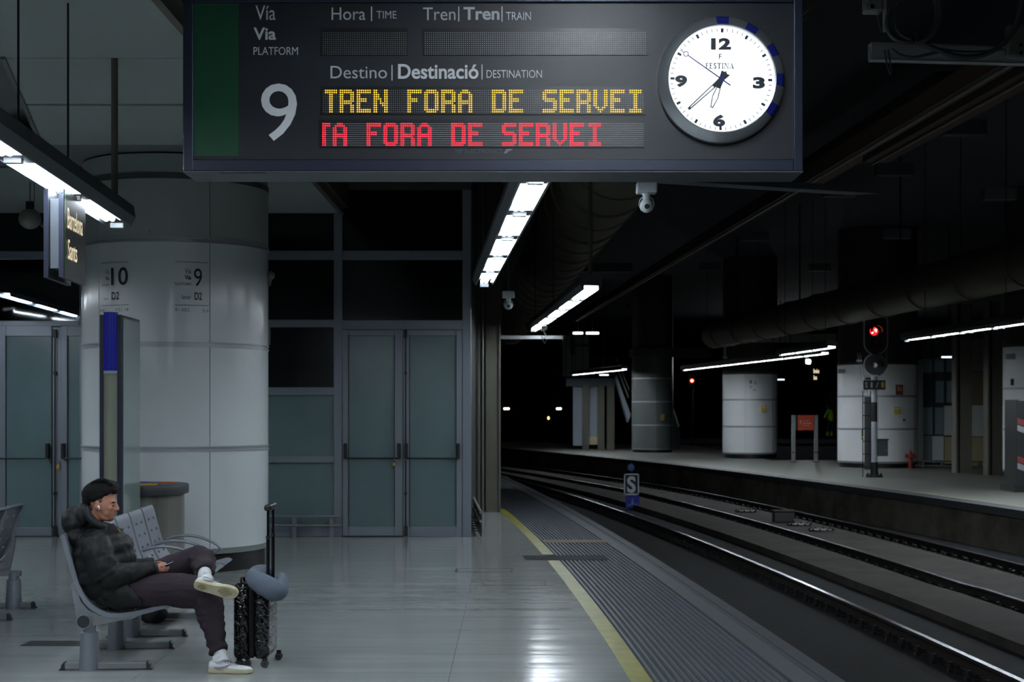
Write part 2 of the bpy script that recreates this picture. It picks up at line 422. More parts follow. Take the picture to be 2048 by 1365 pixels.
# edge trim of the diagonal opening and of the platform side of the ceiling
a = Vector((dl(11.3), 11.3, ZC-.02)); b = Vector((dl(15.06), 15.06, ZC-.02))
MB().prism([a, a+Vector((.035,0,0)), b+Vector((.035,0,0)), b], (0,0,.06)).build('opening_trim', M_ceild, cl)
MB().box(xe-.02, xe+.04, -8, 20.2, ZC-.03, ZC+.4).build('edge_trim', M_pillar, cl)
MB().box(xe+.04, xe+.1, -8, 20.2, ZC+.06, ZC+.4).build('edge_fascia', mat('fascia_brown', lin(58,54,46), .8), cl)

# ---------------------------------------------------------------- glazed wall across the platform (Y = 20.24)
YW = 20.24; PM = F/YW
def zz(y): return H-(y-HY)/PM
def xx(x): return (x-1024)/PM
wall = MB().box(-16, xx(938), YW+.12, YW+.2, 0, .02).build('wall_glazed', M_alud); struct(wall)
def bar(x0, x1, y0, y1, name='frame_bar', m=M_alu, d0=-.03, d1=.07, par=None):
    return MB().box(xx(x0), xx(x1), YW+d0, YW+d1, zz(y1), zz(y0)).build(name, m, par or wall, bevel=.006)
# posts
for x0, x1 in ((668,685), (925,942)): bar(x0, x1, 380, 1074, 'post', d1=.14)
bar(520, 668, 502, 520, 'transom'); bar(520, 668, 640, 655, 'transom'); bar(685, 925, 502, 520, 'transom'); bar(685, 925, 641, 660, 'transom')
bar(520, 668, 775, 791, 'transom'); bar(520, 668, 912, 926, 'transom'); bar(520, 668, 1056, 1074, 'bottom_rail')
bar(683, 942, 345, 380, 'header', mat('header_brown', lin(70,68,64), .7), 0, .1)
bar(520, 668, 410, 427, 'transom')
def pane(x0, x1, y0, y1, m, name='pane'):
    return MB().box(xx(x0), xx(x1), YW+.015, YW+.03, zz(y1), zz(y0)).build(name, m, wall)
pane(520, 668, 427, 502, M_blackgl); pane(520, 668, 520, 640, M_blackgl); pane(520, 668, 655, 775, M_blackgl)
pane(520, 668, 791, 912, M_frost); pane(520, 668, 926, 1056, M_frost)
pane(685, 925, 380, 502, M_blackgl); pane(685, 925, 520, 641, M_blackgl)
# far left run of the wall behind the round column
for x0, x1 in ((-500,-484), (-250,-234), (160,176), (330,346)): bar(x0, x1, 395, 1073, 'post', d1=.1)
for x0, x1 in ((-484,-250), (-234,160), (176,330), (346,520)):
    bar(x0, x1, 372, 395, 'transom'); bar(x0, x1, 503, 519, 'transom'); bar(x0, x1, 642, 656, 'transom')
    pane(x0, x1, 395, 503, M_blackgl)
MTG = bpy.data.materials.new('dark_clear_glass'); MTG.use_nodes = True
nt = MTG.node_tree; nt.nodes.remove(nt.nodes['Principled BSDF'])
tr = nt.nodes.new('ShaderNodeBsdfTransparent'); tr.inputs[0].default_value = (.45,.5,.55,1); gl = nt.nodes.new('ShaderNodeBsdfGlossy'); gl.inputs['Roughness'].default_value = .05
mx = nt.nodes.new('ShaderNodeMixShader'); mx.inputs[0].default_value = .05
nt.links.new(tr.outputs[0], mx.inputs[1]); nt.links.new(gl.outputs[0], mx.inputs[2]); nt.links.new(mx.outputs[0], nt.nodes['Material Output'].inputs[0])
pane(-234, 160, 519, 642, MTG); pane(-484, -250, 519, 642, MTG); pane(176, 330, 519, 642, M_blackgl); pane(346, 520, 519, 642, M_blackgl)
pane(176, 520, 656, 1056, M_frost)
bar(-484, -250, 656, 1073, 'panel', M_frost, 0, .03)
struct(MB().box(-16, -.62, 33, 33.2, 0, 7.2).build('wall_room_back', M_dark))
struct(MB().box(-.66, -.6, YW+.15, 33, 0, 7.2).build('wall_room_side', mat('side_wall', lin(26,28,32), .8)))
# doors: leaf by leaf
def door_leaf(x0, x1, gx0, gx1, top, gtop, gbot, bot, side, padlock=None, k=0):
    t = bpy.data.objects.new('door_%d' % k, None); col.objects.link(t); t.location = (xx(x0), YW, 0); ORG[t.name] = Vector(t.location); struct(t)
    d0, d1 = -.045, .03
    def b(a, c, e, f, n='door_frame', m=M_alu, q0=d0, q1=d1):
        return MB().box(xx(a), xx(c), YW+q0, YW+q1, zz(f), zz(e)).build(n, m, t, bevel=.004)
    b(x0, gx0, top, bot, 'stile'); b(gx1, x1, top, bot, 'stile'); b(gx0, gx1, top, gtop, 'top_rail'); b(gx0, gx1, gbot, bot, 'bottom_rail')
    b(gx0, gx1, gtop, gbot, 'glass', M_frost, -.02, .0)
    b(gx0-1.2, gx0, gtop-2, gbot+2, 'glazing_bead', M_black, -.049, -.04); b(gx1, gx1+1.2, gtop-2, gbot+2, 'glazing_bead', M_black, -.049, -.04)
    # panic bar
    pb = MB().cyl((xx(x0+8), YW-.12, zz(917)), (xx(x1-8), YW-.12, zz(917)), .012, n=10).build('push_bar', M_black, t, smooth=SM)
    for hx in (x0+6, x1-7): MB().box(xx(hx-3), xx(hx+3), YW-.13, YW-.045, zz(918), zz(887)).build('bar_housing', M_black, t, bevel=.008)
    if side:
        MB().cyl((xx(side), YW-.07, zz(1068)), (xx(side), YW-.07, zz(664)), .009, n=8).build('lock_rod', M_black, t, smooth=SM)
        MB().box(xx(side-3), xx(side+3), YW-.09, YW-.045, zz(676), zz(660)).build('top_bolt', M_black, t)
        MB().box(xx(side-3), xx(side+4), YW-.09, YW-.045, zz(1072), zz(1052)).build('bottom_bolt', M_black, t)
        for yq in (747, 987): MB().box(xx(side-2.5), xx(side+2.5), YW-.085, YW-.045, zz(yq+3), zz(yq-3)).build('rod_guide', M_black, t)
    return t
door_leaf(686, 806, 698, 789, 661, 672, 1053, 1072, None, k=1)
door_leaf(807, 924, 820, 912, 661, 672, 1053, 1074, 812, k=2)
door_leaf(-8, 106, 14, 106-1, 652, 673, 1055, 1072, 113, k=3)
door_leaf(124, 240, 137, 228, 652, 673, 1055, 1072, None, k=4)
bar(106, 124, 652, 1072, 'meeting_stile'); bar(-234, -8, 656, 1073, 'panel', M_frost, 0, .03)
pl = thing('padlock', (xx(790), YW-.15, zz(930)), 'brass padlock hanging from the push bar of the right door pair', 'padlock')
M_brass = mat('brass', lin(190,150,60), .35, metal=.7)
MB().box(xx(787), xx(793), YW-.15, YW-.13, zz(932), zz(925)).build('lock_body', M_brass, pl, bevel=.003)
MB().rings([((xx(788.3), YW-.14, zz(926)), .004), ((xx(788.3), YW-.14, zz(920)), .004), ((xx(790), YW-.14, zz(917.5)), .004), ((xx(791.7), YW-.14, zz(920)), .004), ((xx(791.7), YW-.14, zz(926)), .004)], 8).build('shackle', M_steel, pl)
ch = MB()
for i in range(16):
    a = Vector((xx(790+i*1.5), YW-.14, zz(918+5*math.sin(PI*i/16)))); ch.ell(a, .008, .005, .005, 8, 5)
ch = ch.build('chain', M_steel, pl)
pl = thing('padlock', (xx(120), YW-.1, zz(935)), 'brass padlock on the left door pair beside the round column', 'padlock')
MB().box(xx(117), xx(123), YW-.1, YW-.08, zz(938), zz(930)).build('lock_body', M_brass, pl, bevel=.003)
MB().rings([((xx(118.3), YW-.09, zz(931)), .004), ((xx(118.3), YW-.09, zz(925)), .004), ((xx(120), YW-.09, zz(922)), .004), ((xx(121.7), YW-.09, zz(925)), .004), ((xx(121.7), YW-.09, zz(931)), .004)], 8).build('shackle', M_steel, pl)
MB().cyl((xx(120), YW-.09, zz(923)), (xx(120), YW-.04, zz(923)), .006, n=8).build('hasp', M_steel, pl)
# bumper rails
br = thing('bumper_rail', (xx(545), YW-.15, 0), 'low double tube bumper rail in front of the glazed wall', 'rail')
for yq in (1032, 1050): MB().cyl((xx(520), YW-.14, zz(yq)), (xx(685), YW-.14, zz(yq)), .017, n=12).build('tube', M_steel, br, smooth=SM)
for xq in (664, 590): MB().box(xx(xq-3), xx(xq+5), YW-.13, YW-.03, 0, zz(1036)).build('bracket', M_alu, br)
# long low rail rack at the corner, running away along the booth
br = thing('bumper_rail', (-.42, 20.3, 0), 'low black rail rack running away from the wall corner beside the steel pillar', 'rail')
def rx(Y): return -.405-(Y-20)*.055
for zq in (.32, .2): MB().rings([((rx(Y), Y, zq), .02) for Y in (20.3, 22, 24, 28)], 10).build('tube', M_steel, br, smooth=SM)
for k in range(16):
    Y = 20.35+k*.45
    MB().box(rx(Y)-.015, rx(Y)+.015, Y-.015, Y+.015, 0, .32).build('rail_post', M_black, br)
    for za in (.06, .2): MB().box(rx(Y)-.14, rx(Y)+.02, Y-.012, Y+.012, za, za+.02).build('rail_arm', M_black, br)
# pipes up in the dark beside the booth
for i, (xq, Yq, r_) in enumerate(((968, 27, .05), (985, 28, .03), (1002, 28.5, .025))):
    a = P(xq, 345, Yq)
    o = MB().cyl((a.x, Yq, 3.4), (a.x, Yq, 7.2), r_, n=10).build('vertical_pipe', M_alud, smooth=SM)
    tag(o, ['thick dark vertical pipe left of the bright ceiling light row', 'thin dark vertical pipe, middle of the three above the steel pillar', 'thin dark vertical pipe, rightmost of the three above the steel pillar'][i], 'pipe')

# ---------------------------------------------------------------- steel H pillar by the near platform edge
YP = 25.1; pp = F/YP
t = thing('steel_pillar', (P(978, 1025, YP).x, YP, 0), 'brown grey steel H-section pillar standing beyond the glazed wall at the platform edge', 'pillar')
xa, xb = (956-1024)/pp, (1001-1024)/pp
MB().box(xa, xa+.035, YP, YP+.34, 0, 7.2).build('flange', M_pillar, t, bevel=.004)
MB().box(xb-.035, xb, YP, YP+.34, 0, 7.2).build('flange', M_pillar, t, bevel=.004)
MB().box(xa+.13, xb-.035, YP+.04, YP+.2, 0, 7.2).build('casing', M_pillar, t)
MB().box(xa+.035, xa+.13, YP+.15, YP+.18, 0, 7.2).build('web', M_pillar, t)
MB().cyl((xa+.08, YP+.08, 0), (xa+.08, YP+.08, 7.2), .02, n=10).build('conduit', M_steel, t, smooth=SM)
# camera arm on that pillar
t = thing('camera_arm', (xb, YP, P(0, 676, YP).z), 'steel arm reaching from the pillar over the track, with a small spotlight cluster', 'bracket')
MB().box(xb, P(1126,0,YP).x, YP+.1, YP+.16, P(0,678,YP).z, P(0,671,YP).z).build('arm', M_steel, t)
c = P(1087, 656, YP)
MB().ell(c, .07, .1, .055, 12, 8).build('camera_head', mat('ivory_paint', lin(190,188,170), .5), t, smooth=True)
MB().cyl(c-Vector((0,.1,0)), c-Vector((0,.15,0)), .035, .04, 12).build('lens', M_black, t, smooth=SM)
MB().cyl(P(1087,661,YP), P(1092,672,YP), .012, n=8).build('stem', M_steel, t); MB().cyl(P(1075,664,YP), P(1070,645,YP), .008, n=8).build('aerial', M_black, t)
MB().rings([(P(x,y,YP+.05), .006) for x, y in ((1083,672),(1086,682),(1089,688),(1093,680),(1088,676))], 6).build('cable', M_black, t)
c = P(1071, 658, YP); MB().ell(c, .045, .03, .035, 12, 8).build('spot_lamp', mat('spot_glow', (1,.97,.9), emit=8), t, smooth=True)

# ---------------------------------------------------------------- round columns
def column(cx, cy, R, zb, ptop, name, label, mats, nseam=8, phase=0, top=None, plinth=.225, group=None, base_h=None):
    t = thing('round_column', (cx, cy, 0), label, 'column', group)
    n = nseam
    for i in range(len(zb)-1):
        for k in range(n):
            a0 = phase+2*PI*k/n+.004/R; a1 = phase+2*PI*(k+1)/n-.004/R; q = max(3, 40//n); mb = MB(); vs = []; 
            for j in range(q+1):
                a = a0+(a1-a0)*j/q
                for r_ in (R, R-.03):
                    for z in (zb[i]+.028, zb[i+1]-.028): vs.append((cx+math.cos(a)*r_, cy+math.sin(a)*r_, z))
            fs = []
            for j in range(q):
                o = 4*j; fs += [[o, o+4, o+5, o+1], [o+2, o+3, o+7, o+6], [o, o+2, o+6, o+4], [o+1, o+5, o+7, o+3]]
            fs += [[0,1,3,2], [4*q, 4*q+2, 4*q+3, 4*q+1]]
            mb.add(vs, fs).build('panel', mats[i], t, smooth=SM)
    MB().cyl((cx,cy,0), (cx,cy,ptop), R-.04, n=48).build('core', M_black, t, smooth=SM)
    MB().cyl((cx,cy,0), (cx,cy,plinth-.02), R-.07, n=48).build('plinth', M_plinth, t, smooth=SM)
    MB().cyl((cx,cy,plinth-.03), (cx,cy,plinth+.026), R-.005, n=64).build('plinth_ring', M_plinthtop, t, smooth=SM)
    for z in zb[1:-1]:
        mb = MB()
        mb.cyl((cx,cy,z-.028), (cx,cy,z-.012), R+.006, n=64).cyl((cx,cy,z-.012), (cx,cy,z+.012), R-.004, n=64).cyl((cx,cy,z+.012), (cx,cy,z+.028), R+.006, n=64)
        mb.build('steel_band', M_band, t, smooth=SM)
    if ptop > zb[-1]+.02:
        MB().cyl((cx,cy,zb[-1]-.03), (cx,cy,zb[-1]+.03), R+.004, n=64).build('top_ring', M_plinth, t, smooth=SM)
        MB().cyl((cx,cy,zb[-1]+.03), (cx,cy,ptop), R-.01, n=64).build('upper_shaft', top or M_coltop, t, smooth=SM)
    return t
CX, CY, CR = -3.70, 16.53, 1.004
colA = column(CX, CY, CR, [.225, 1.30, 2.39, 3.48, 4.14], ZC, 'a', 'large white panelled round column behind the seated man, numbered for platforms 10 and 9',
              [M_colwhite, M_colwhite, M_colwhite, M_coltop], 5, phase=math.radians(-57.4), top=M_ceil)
# ---------------------------------------------------------------- ceiling light rows
M_tube = mat('fluorescent_tube', (.86,.94,1.0), emit=TUBE); M_tubef = mat('fluorescent_tube_far', (.88,.95,1.0), emit=TUBE_FAR)
M_house = mat('luminaire_housing', lin(82,88,94), .45, metal=.3)
M_refl = mat('luminaire_reflector', lin(190,196,205), .25, metal=.8)
M_mount = mat('luminaire_mount', lin(170,176,184), .4)
def light_row(p0, p1, z, nmod, label, rods=(), thick=(), group='ceiling light rows', gap=.15, name='ceiling_light_row', tubes=None, hangz=4.37):
    p0 = Vector((p0[0], p0[1], z)); p1 = Vector((p1[0], p1[1], z)); d = (p1-p0); L = d.length; d.normalize(); r = Vector((d.y, -d.x, 0))
    t = thing(name, p0, label, 'ceiling light')
    prof = [(-.1,0), (-.135,.06), (-.12,.15), (-.08,.18), (.08,.18), (.12,.15), (.135,.06), (.1,0), (.085,0), (.085,.05), (-.085,.05), (-.085,0)]
    MB().sweep(prof, [p0, p1]).build('housing', M_house, t)
    ml = L/nmod
    for k in range(nmod):
        a = p0+d*(ml*k+gap); b = p0+d*(ml*(k+1)-gap-(.12 if k == nmod-1 else 0))
        MB().sweep([(-.08,.046), (.08,.046), (.08,.049), (-.08,.049)], [a, b]).build('reflector', M_refl, t)
        for u, rr in ((-.034,.019), (.012,.019), (.068,.008)):
            m_ = (a+b)/2
            for q0, q1 in ((a, m_-d*.015), (m_+d*.015, b)):
                MB().cyl(q0+r*u+Vector((0,0,.016)), q1+r*u+Vector((0,0,.016)), rr, n=8).build('tube', M_tubef if p0.x > 2 or p0.y > 21 else (tubes or M_tube), t, smooth=SM)
        c = p0+d*(ml*(k+1)-.0)
        if k < nmod-1: MB().obox(c+Vector((0,0,.028)), r*.084, d*(gap-.015), Vector((0,0,.022))).build('spacer', M_house, t)
        if k < nmod-1 or True:
            MB().obox(c-d*.03+Vector((0,0,-.004)), r*.05, d*.028, Vector((0,0,.02))).build('mount', M_mount, t, bevel=.004)
    for s in rods:
        c = p0+d*s; MB().cyl(c+Vector((0,0,.17)), (c.x, c.y, hangz), .007, n=6).build('suspension_rod', M_black, t)
    for s in thick:
        c = p0+d*s; MB().cyl(c+Vector((0,0,.17)), (c.x, c.y, hangz), .026, n=12).build('suspension_pole', M_pillar, t, smooth=SM)
    return t
ZL = 3.12
light_row((-2.00, -3.5), (-2.81-.068*3.1, 11.5), ZL, 10, 'long strip light hanging on rods over the bench, left of the departure board', rods=(10.5, 12.1, 13.35), thick=(14.9,))
light_row((.235, 7.75), (-.315, 16.95), ZL, 6, 'bright strip light running away below the departure board, above the steel pillar', rods=(.5, 3, 6, 8.8), hangz=7.2)
light_row((.74, -.5), (.41, 6.45), 3.98, 5, 'strip light in front of and above the departure board', rods=(.5, 6), hangz=7.2, tubes=mat('fluorescent_tube_front', (.86,.94,1.0), emit=TUBE*1.6))
light_row((.93, 17.6), (.38, 26.6), ZL, 5, 'strip light over the platform edge, beyond the first bright one', rods=(5, 8.6), thick=(.1,), hangz=7.2)
light_row((-1.1, 28), (-2.8, 36), ZL, 4, 'strip light far along the near platform, behind the steel pillar', hangz=7.2)
# far platform rows
light_row((8.15, 16.5), (8.42, 24.2), ZL, 5, 'strip light over the far platform, at the right edge of the view', hangz=7.2, rods=(2, 6))
light_row((8.40, 24.3), (7.99, 30.4), ZL, 4, 'strip light over the far platform, left of the rightmost one', hangz=7.2, rods=(1, 5))
light_row((9.0, 24.0), (8.6, 30.0), ZL+.08, 4, 'strip light over the far platform running beside its twin, slightly higher', hangz=7.2, rods=(1, 5))
light_row((7.25, 34), (6.88, 38.4), ZL, 3, 'short strip light left of the red signal, above the longer far row', hangz=7.2, rods=(.5, 4))
light_row((7.85, 37.6), (6.05, 52.8), ZL, 9, 'long strip light row crossing in front of the middle far column', hangz=7.2, rods=(1, 6, 12))
light_row((-6.0, -2), (-7.15, 19.2), ZL, 14, 'added fill strip light over the platform 10 side, unseen left of the view')  # unseen row added to brighten the left floor
light_row((11.7, 16), (11.0, 31.4), ZL, 9, 'added fill strip light over the far platform, unseen beyond the right edge', hangz=7.2)  # unseen row added to light the far columns and panelled wall
light_row((4.2, 56), (2.6, 64), ZL+.1, 2, 'strip light at the dim far end of the far platform', hangz=7.2)
# lights seen through the dark glass at the left
light_row((-7.45, 22), (-7.8, 27), 3.38, 3, 'strip light beyond the dark glass at the left edge', hangz=7.2)

# hanging globe at the left
c = P(60, 438, 17.5); t = thing('globe_lamp', c, 'unlit white globe hanging in the dark at the far left', 'lamp')
MB().ell(c, .13, .13, .12, 20, 12).build('globe', mat('opal', lin(120,122,115), .4), t, smooth=True)
MB().cyl(c+Vector((0,0,.11)), c+Vector((0,0,.2)), .05, n=12).build('cap', M_black, t, smooth=SM)
MB().cyl(c+Vector((0,0,.2)), (c.x, c.y, ZC), .006, n=6).cyl(c+Vector((.05,0,.2)), (c.x+.05, c.y, ZC), .004, n=6).build('cable', M_black, t)
MB().ell(c+Vector((.17,.1,-.06)), .08, .05, .045, 12, 8).build('side_reflector', mat('opal2', lin(100,102,98), .5), t, smooth=True)

# ---------------------------------------------------------------- station name board at the left
M_board = mat('board_black', lin(22,24,25), .35)
M_bframe = mat('board_frame_blue', lin(34,39,56), .4, metal=.3)
M_bside = mat('lightbox_side', lin(88,94,102), .4, metal=.3)
M_lit = mat('lit_letters', (1.0,.84,.56), emit=.9)
M_grey = mat('sign_letter_grey', lin(196,200,203), .5)
Y0, Y1 = 9.57, 10.21
t = thing('station_name_board', P(110, 552, Y0), 'black hanging name board reading Barcelona Sants under the left strip light', 'sign')
p = F/Y0
def bx_(xl, xr, yt, yb, ya=Y0, yb2=Y1, name='', m=None, sl=-.045):
    A = P(xl, yb, Y0); B = P(xr, yt, Y0); dx = sl
    return MB().prism([(A.x,ya,A.z), (B.x,ya,A.z), (B.x,ya,B.z), (A.x,ya,B.z)], (dx*(yb2-ya)/(Y1-Y0), yb2-ya, 0)).build(name, m, t)
bx_(119, 128, 377, 551, name='board_near', m=M_board); bx_(89, 97, 379, 552, name='board_back', m=M_board)
bx_(118.4, 128.4, 376.5, 551.5, Y0-.012, Y0, 'end_frame', M_bframe); bx_(88.4, 97.6, 378, 552.5, Y0-.012, Y0, 'end_frame', M_bframe)
bx_(118.6, 128.4, 551.5, 554.5, Y0-.012, Y1, 'bottom_frame', M_bframe); bx_(88.4, 97.6, 552.5, 555.5, Y0-.012, Y1, 'bottom_frame', M_bframe)
bx_(97.6, 118.4, 396, 536, Y0+.03, Y1-.03, 'light_box', M_bside)
for xq, yq in ((93,385), (123,385)):
    q = P(xq, yq, Y0-.012); MB().cyl(q, q-Vector((0,.004,0)), .006, n=8).build('screw', M_black, t)
for xq in (93, 123): q = P(xq, 380, Y0+.1); q.z = 3.08; MB().cyl(q-Vector((0,0,.03)), (q.x, q.y, 3.17), .008, n=8).build('hanger', M_black, t)
q = P(128.6, 0, Y0)
def brd(Xl, Xr, ytop, ybot):                 # points on the face, from image positions
    def fn(u, v):
        xpix = Xl+(Xr-Xl)*u
        k = (xpix-1024)/F                      # intersect the ray column with the face plane
        s = (q.x-k*Y0)/(k+.045/(Y1-Y0)*1.0)
        Y = Y0+s; X = k*Y
        z = z0_+(z1_-z0_)*v
        return Vector((X+.003, Y, z))
    z1_ = H-(ytop-HY)/F*Y0*1.013; z0_ = H-(ybot-HY)/F*Y0*1.013
    return fn
text_map(MB(), 'Barcelona', brd(134.5, 164.5, 417, 458), .0).build('lettering', M_lit, t, fix=False)
text_map(MB(), 'Sants', brd(135.5, 153.5, 479, 519), .0).build('lettering', M_lit, t, fix=False)
MB().prism([P(128.4+.8, 552, Y0), P(128.4+.8, 378, Y0), P(130.5, 378, Y0+.03), P(130.5, 552, Y0+.03)], (.0015,0,0)).build('green_edge', mat('green_edge', lin(10,70,40), .4), t)

# ---------------------------------------------------------------- departure board
YS = 7.2
M_sframe = mat('sign_frame_navy', lin(36,42,62), .38, metal=.35, spec=.6)
M_sface = mat('sign_face', lin(30,33,41), .42, spec=.55)
M_green = mat('sign_green', lin(8,66,44), .45)
M_led_off = mat('led_off', lin(205,208,212), .4)
M_led_bg = mat('led_panel', lin(22,23,27), .35)
M_ledy = mat('led_amber', (1.0,.62,.06), emit=1.0)
M_ledr = mat('led_red', (1.0,.02,.045), emit=1.5)
sg = thing('departure_board', P(986, 343, YS), 'large hanging departure board for platform 9 with amber and red dot-matrix lines', 'sign')
def sb(x0, x1, y0, y1, name, m, off=0, d=.02, bevel=0):
    return pxbox(MB(), x0, x1, y0, y1, YS+off, d).build(name, m, sg, bevel=bevel)
YT = -26
sb(366, 1606, YT, 342, 'cabinet', M_sframe, .035, .25)
sb(366, 386, YT, 342, 'frame_side', M_sframe, -.005, .04, .004); sb(1588, 1606, YT, 342, 'frame_side', M_sframe, -.005, .04, .004)
sb(386, 1588, 319, 342, 'frame_bottom', M_sframe, -.005, .04, .004); sb(386, 1588, YT, 4, 'frame_top', M_sframe, -.005, .04, .004)
sb(366, 1606, 342, 345, 'bottom_trim', M_alud, -.01, .3); sb(440, 530, 345, 347, 'hinge', M_alud, .0, .05)
sb(386, 1588, 4, 319, 'face_panel', M_sface, .012, .02)
sb(386, 477, 4, 313, 'green_panel', M_green, .008, .006)
def led(x0, x1, y0, y1, name):
    sb(x0, x1, y0, y1, name, M_led_bg, .006, .01)
led(642, 816, 57, 110, 'display_window'); led(846, 1297, 57, 110, 'display_window'); led(642, 1291, 173, 229, 'display_window'); led(639, 1289, 239, 295, 'display_window')
def dots(pts, r, mb, Y):
    for x, y in pts:
        c = P(x, y, Y); rr = r/F*Y
        mb.add([(c.x+rr*math.cos(a), Y, c.z+rr*math.sin(a)) for a in (.0, 1.047, 2.094, 3.1416, 4.189, 5.236)], [(0,1,2,3,4,5)])
FONT = {
'T': ['123456','123456']+['34']*9, 'R': ['012345','0123456','0156','0156','0156','0123456','012345','0156','0156','0156','0156'],
'E': ['0123456','0123456','01','01','01234','01234','01','01','01','0123456','0123456'],
'N': ['0156','0156','01256','01256','012356','01356','013456','01456','0156','0156','0156'],
'F': ['0123456','0123456','01','01','01234','01234','01','01','01','01','01'],
'O': ['12345','0123456','0156','0156','0156','0156','0156','0156','0156','0123456','12345'],
'A': ['234','12345','0156','0156','0156','0123456','0123456','0156','0156','0156','0156'],
'D': ['012345','0123456','0156','0156','0156','0156','0156','0156','0156','0123456','012345'],
'S': ['123456','0123456','01','01','012345','123456','56','56','56','0123456','012345'],
'V': ['0156']*8+['1245','234','3'], 'I': ['123456','123456']+['34']*7+['123456','123456']}
def lit(text, off):
    s = set()
    for i, ch in enumerate(text):
        if ch == ' ': continue
        for row, cs in enumerate(FONT[ch]):
            for c_ in cs:
                cc = off+8*i+int(c_)
                if cc >= 0: s.add((cc, row))
    return s
YD = YS+.004
def matrix(x0, y0, px_, py_, cols, rows, on, onm, rad, rad_off, dens=1):
    mb = MB(); off = [(x0+c_/dens*px_, y0+r_*py_) for c_ in range(cols*dens) for r_ in range(rows) if not (c_ % dens == 0 and (c_//dens, r_) in on)]
    dots(off, rad_off, mb, YD); tag(mb.build('unlit_dots', M_led_off, sg, fix=False), kind='stuff')
    if on:
        mb = MB(); dots([(x0+c_*px_, y0+r_*py_) for c_, r_ in on], rad, mb, YD-.001); tag(mb.build('lit_dots', onm, sg, fix=False), kind='stuff')
matrix(646.5, 66, 4.23, 4.25, 40, 11, set(), None, 1.4, .72)
matrix(850.5, 65.5, 4.23, 4.28, 105, 11, set(), None, 1.4, .85)
matrix(647.1, 180.9, 4.228, 4.29, 152, 11, lit('TREN FORA DE SERVEI', 0), M_ledy, 1.62, .75)
matrix(646.0, 247.7, 4.23, 4.27, 152, 11, lit('TA FORA DE SERVEI', -3), M_ledr, 1.7, .68, 2)
def st(body, x0, x1, y0, y1, bold=0, m=M_grey, name='lettering'):
    text_px(MB(), body, x0, x1, y0, y1, YS+.008, bold).build(name, m, sg, fix=False)
st('Vía', 511, 551, 11, 40); st('Via', 507, 552, 55, 80, .022); st('PLATFORM', 507, 596, 94, 110)
st('Hora', 663, 731, 15, 40); st('TIME', 753, 793, 22, 37); st('Tren', 846, 911, 15, 40.5); st('Tren', 927, 999, 14, 40, .024)
M_greyl = mat('sign_letter_light', lin(222,226,230), .5)
st('TRAIN', 1012, 1062, 24, 40, 0, M_greyl); st('Destino', 661, 774, 132, 157); st('Destinació', 796, 957, 128, 158, .022, M_greyl); st('DESTINATION', 973, 1084, 140, 156, 0, M_greyl)
for xq, a, b in ((743, 13, 42), (917.5, 13, 43), (1004, 13, 43), (784, 130, 161), (964, 129, 159)): sb(xq-1, xq+1, a, b, 'divider', M_greyl, .0075, .002)
st('MP ELECTRONICS', 911, 1005, 298, 307, 0, mat('maker_grey', lin(88,90,98), .5), 'maker_mark')
A = [P(1007, 307, YS+.008), P(1014, 307, YS+.008), P(1017, 302, YS+.008), P(1021, 302, YS+.008), P(1026, 298, YS+.008), P(1013, 298, YS+.008)]
MB().add(A, [range(6)]).build('maker_mark', mat('maker_light', lin(130,132,140), .5), sg, fix=False)
def nf(u, v): return P(522+72*u, 282-115*v, YS+.0075)
text_map(MB(), '9', nf).build('platform_number', M_greyl, sg, fix=False)
for xq in (560, 1400):
    c = P(xq, YT, YS+.15); MB().cyl(c, (c.x, c.y, 7.2), .03, n=12).build('hanger', M_black, sg, smooth=SM)

# clock
M_chrome = mat('chrome', lin(175,180,186), .3, metal=.75)
M_clockface = mat('lit_clock_face', (.95,.985,1.0), emit=1.04)
M_ink = mat('clock_ink', lin(40,48,62), .5)
M_blue = mat('clock_blue', lin(32,40,130), .35)
ck = thing('clock', P(1441, 163, YS), 'round backlit station clock with chrome rim at the right end of the departure board', 'clock')
C = P(1440.5, 162, YS); s = YS/F
def ringp(prof, m, name, n=96):
    mb = MB(); vs = []; k = len(prof)
    for i in range(n):
        a = 2*PI*i/n
        for r_, y in prof: vs.append((C.x+math.cos(a)*r_*s, C.y+y, C.z+math.sin(a)*r_*s))
    fs = [[i*k+j, ((i+1) % n)*k+j, ((i+1) % n)*k+(j+1) % k, i*k+(j+1) % k] for i in range(n) for j in range(k)]
    return mb.add(vs, fs).build(name, m, ck, smooth=.5)
ringp([(126, .012), (126, -.03), (121, -.045), (108, -.06), (106, -.058), (106, .012)], M_chrome, 'rim')
MB().disc((C.x, C.y-.035, C.z), (0,-1,0), 107*s, 96).build('face', M_clockface, ck, fix=False)
YF = C.y-.037
def pol(r_, deg, dy=0): a = math.radians(deg); return Vector((C.x+math.sin(a)*r_*s, YF-dy, C.z+math.cos(a)*r_*s))
def barp(r0, r1, deg, w0, w1, dy=0):
    a = math.radians(deg); t = Vector((math.cos(a), 0, -math.sin(a)))*s
    return [pol(r0,deg,dy)-t*w0, pol(r0,deg,dy)+t*w0, pol(r1,deg,dy)+t*w1, pol(r1,deg,dy)-t*w1]
for k in range(60):
    mb = MB()
    if k % 5 == 0: mb.add(barp(93, 101.5, k*6+1, 2.4, 2.6), [(0,1,2,3)])
    else: mb.add(barp(95, 102, k*6+1, .65, .65), [(0,1,2,3)])
    mb.build('hour_mark' if k % 5 == 0 else 'minute_mark', M_ink, ck, fix=False)
def ct(b, x0, x1, y0, y1, bold, m=M_ink, name='numeral'): text_px(MB(), b, x0, x1, y0, y1, YF, bold).build(name, m, ck, fix=False)
ct('12', 1422, 1462, 76, 99.5, .055); ct('3', 1505.5, 1530, 154, 177.5, .06); ct('6', 1426, 1450.5, 229, 253.5, .06); ct('9', 1350, 1374.5, 150.5, 174.5, .06)
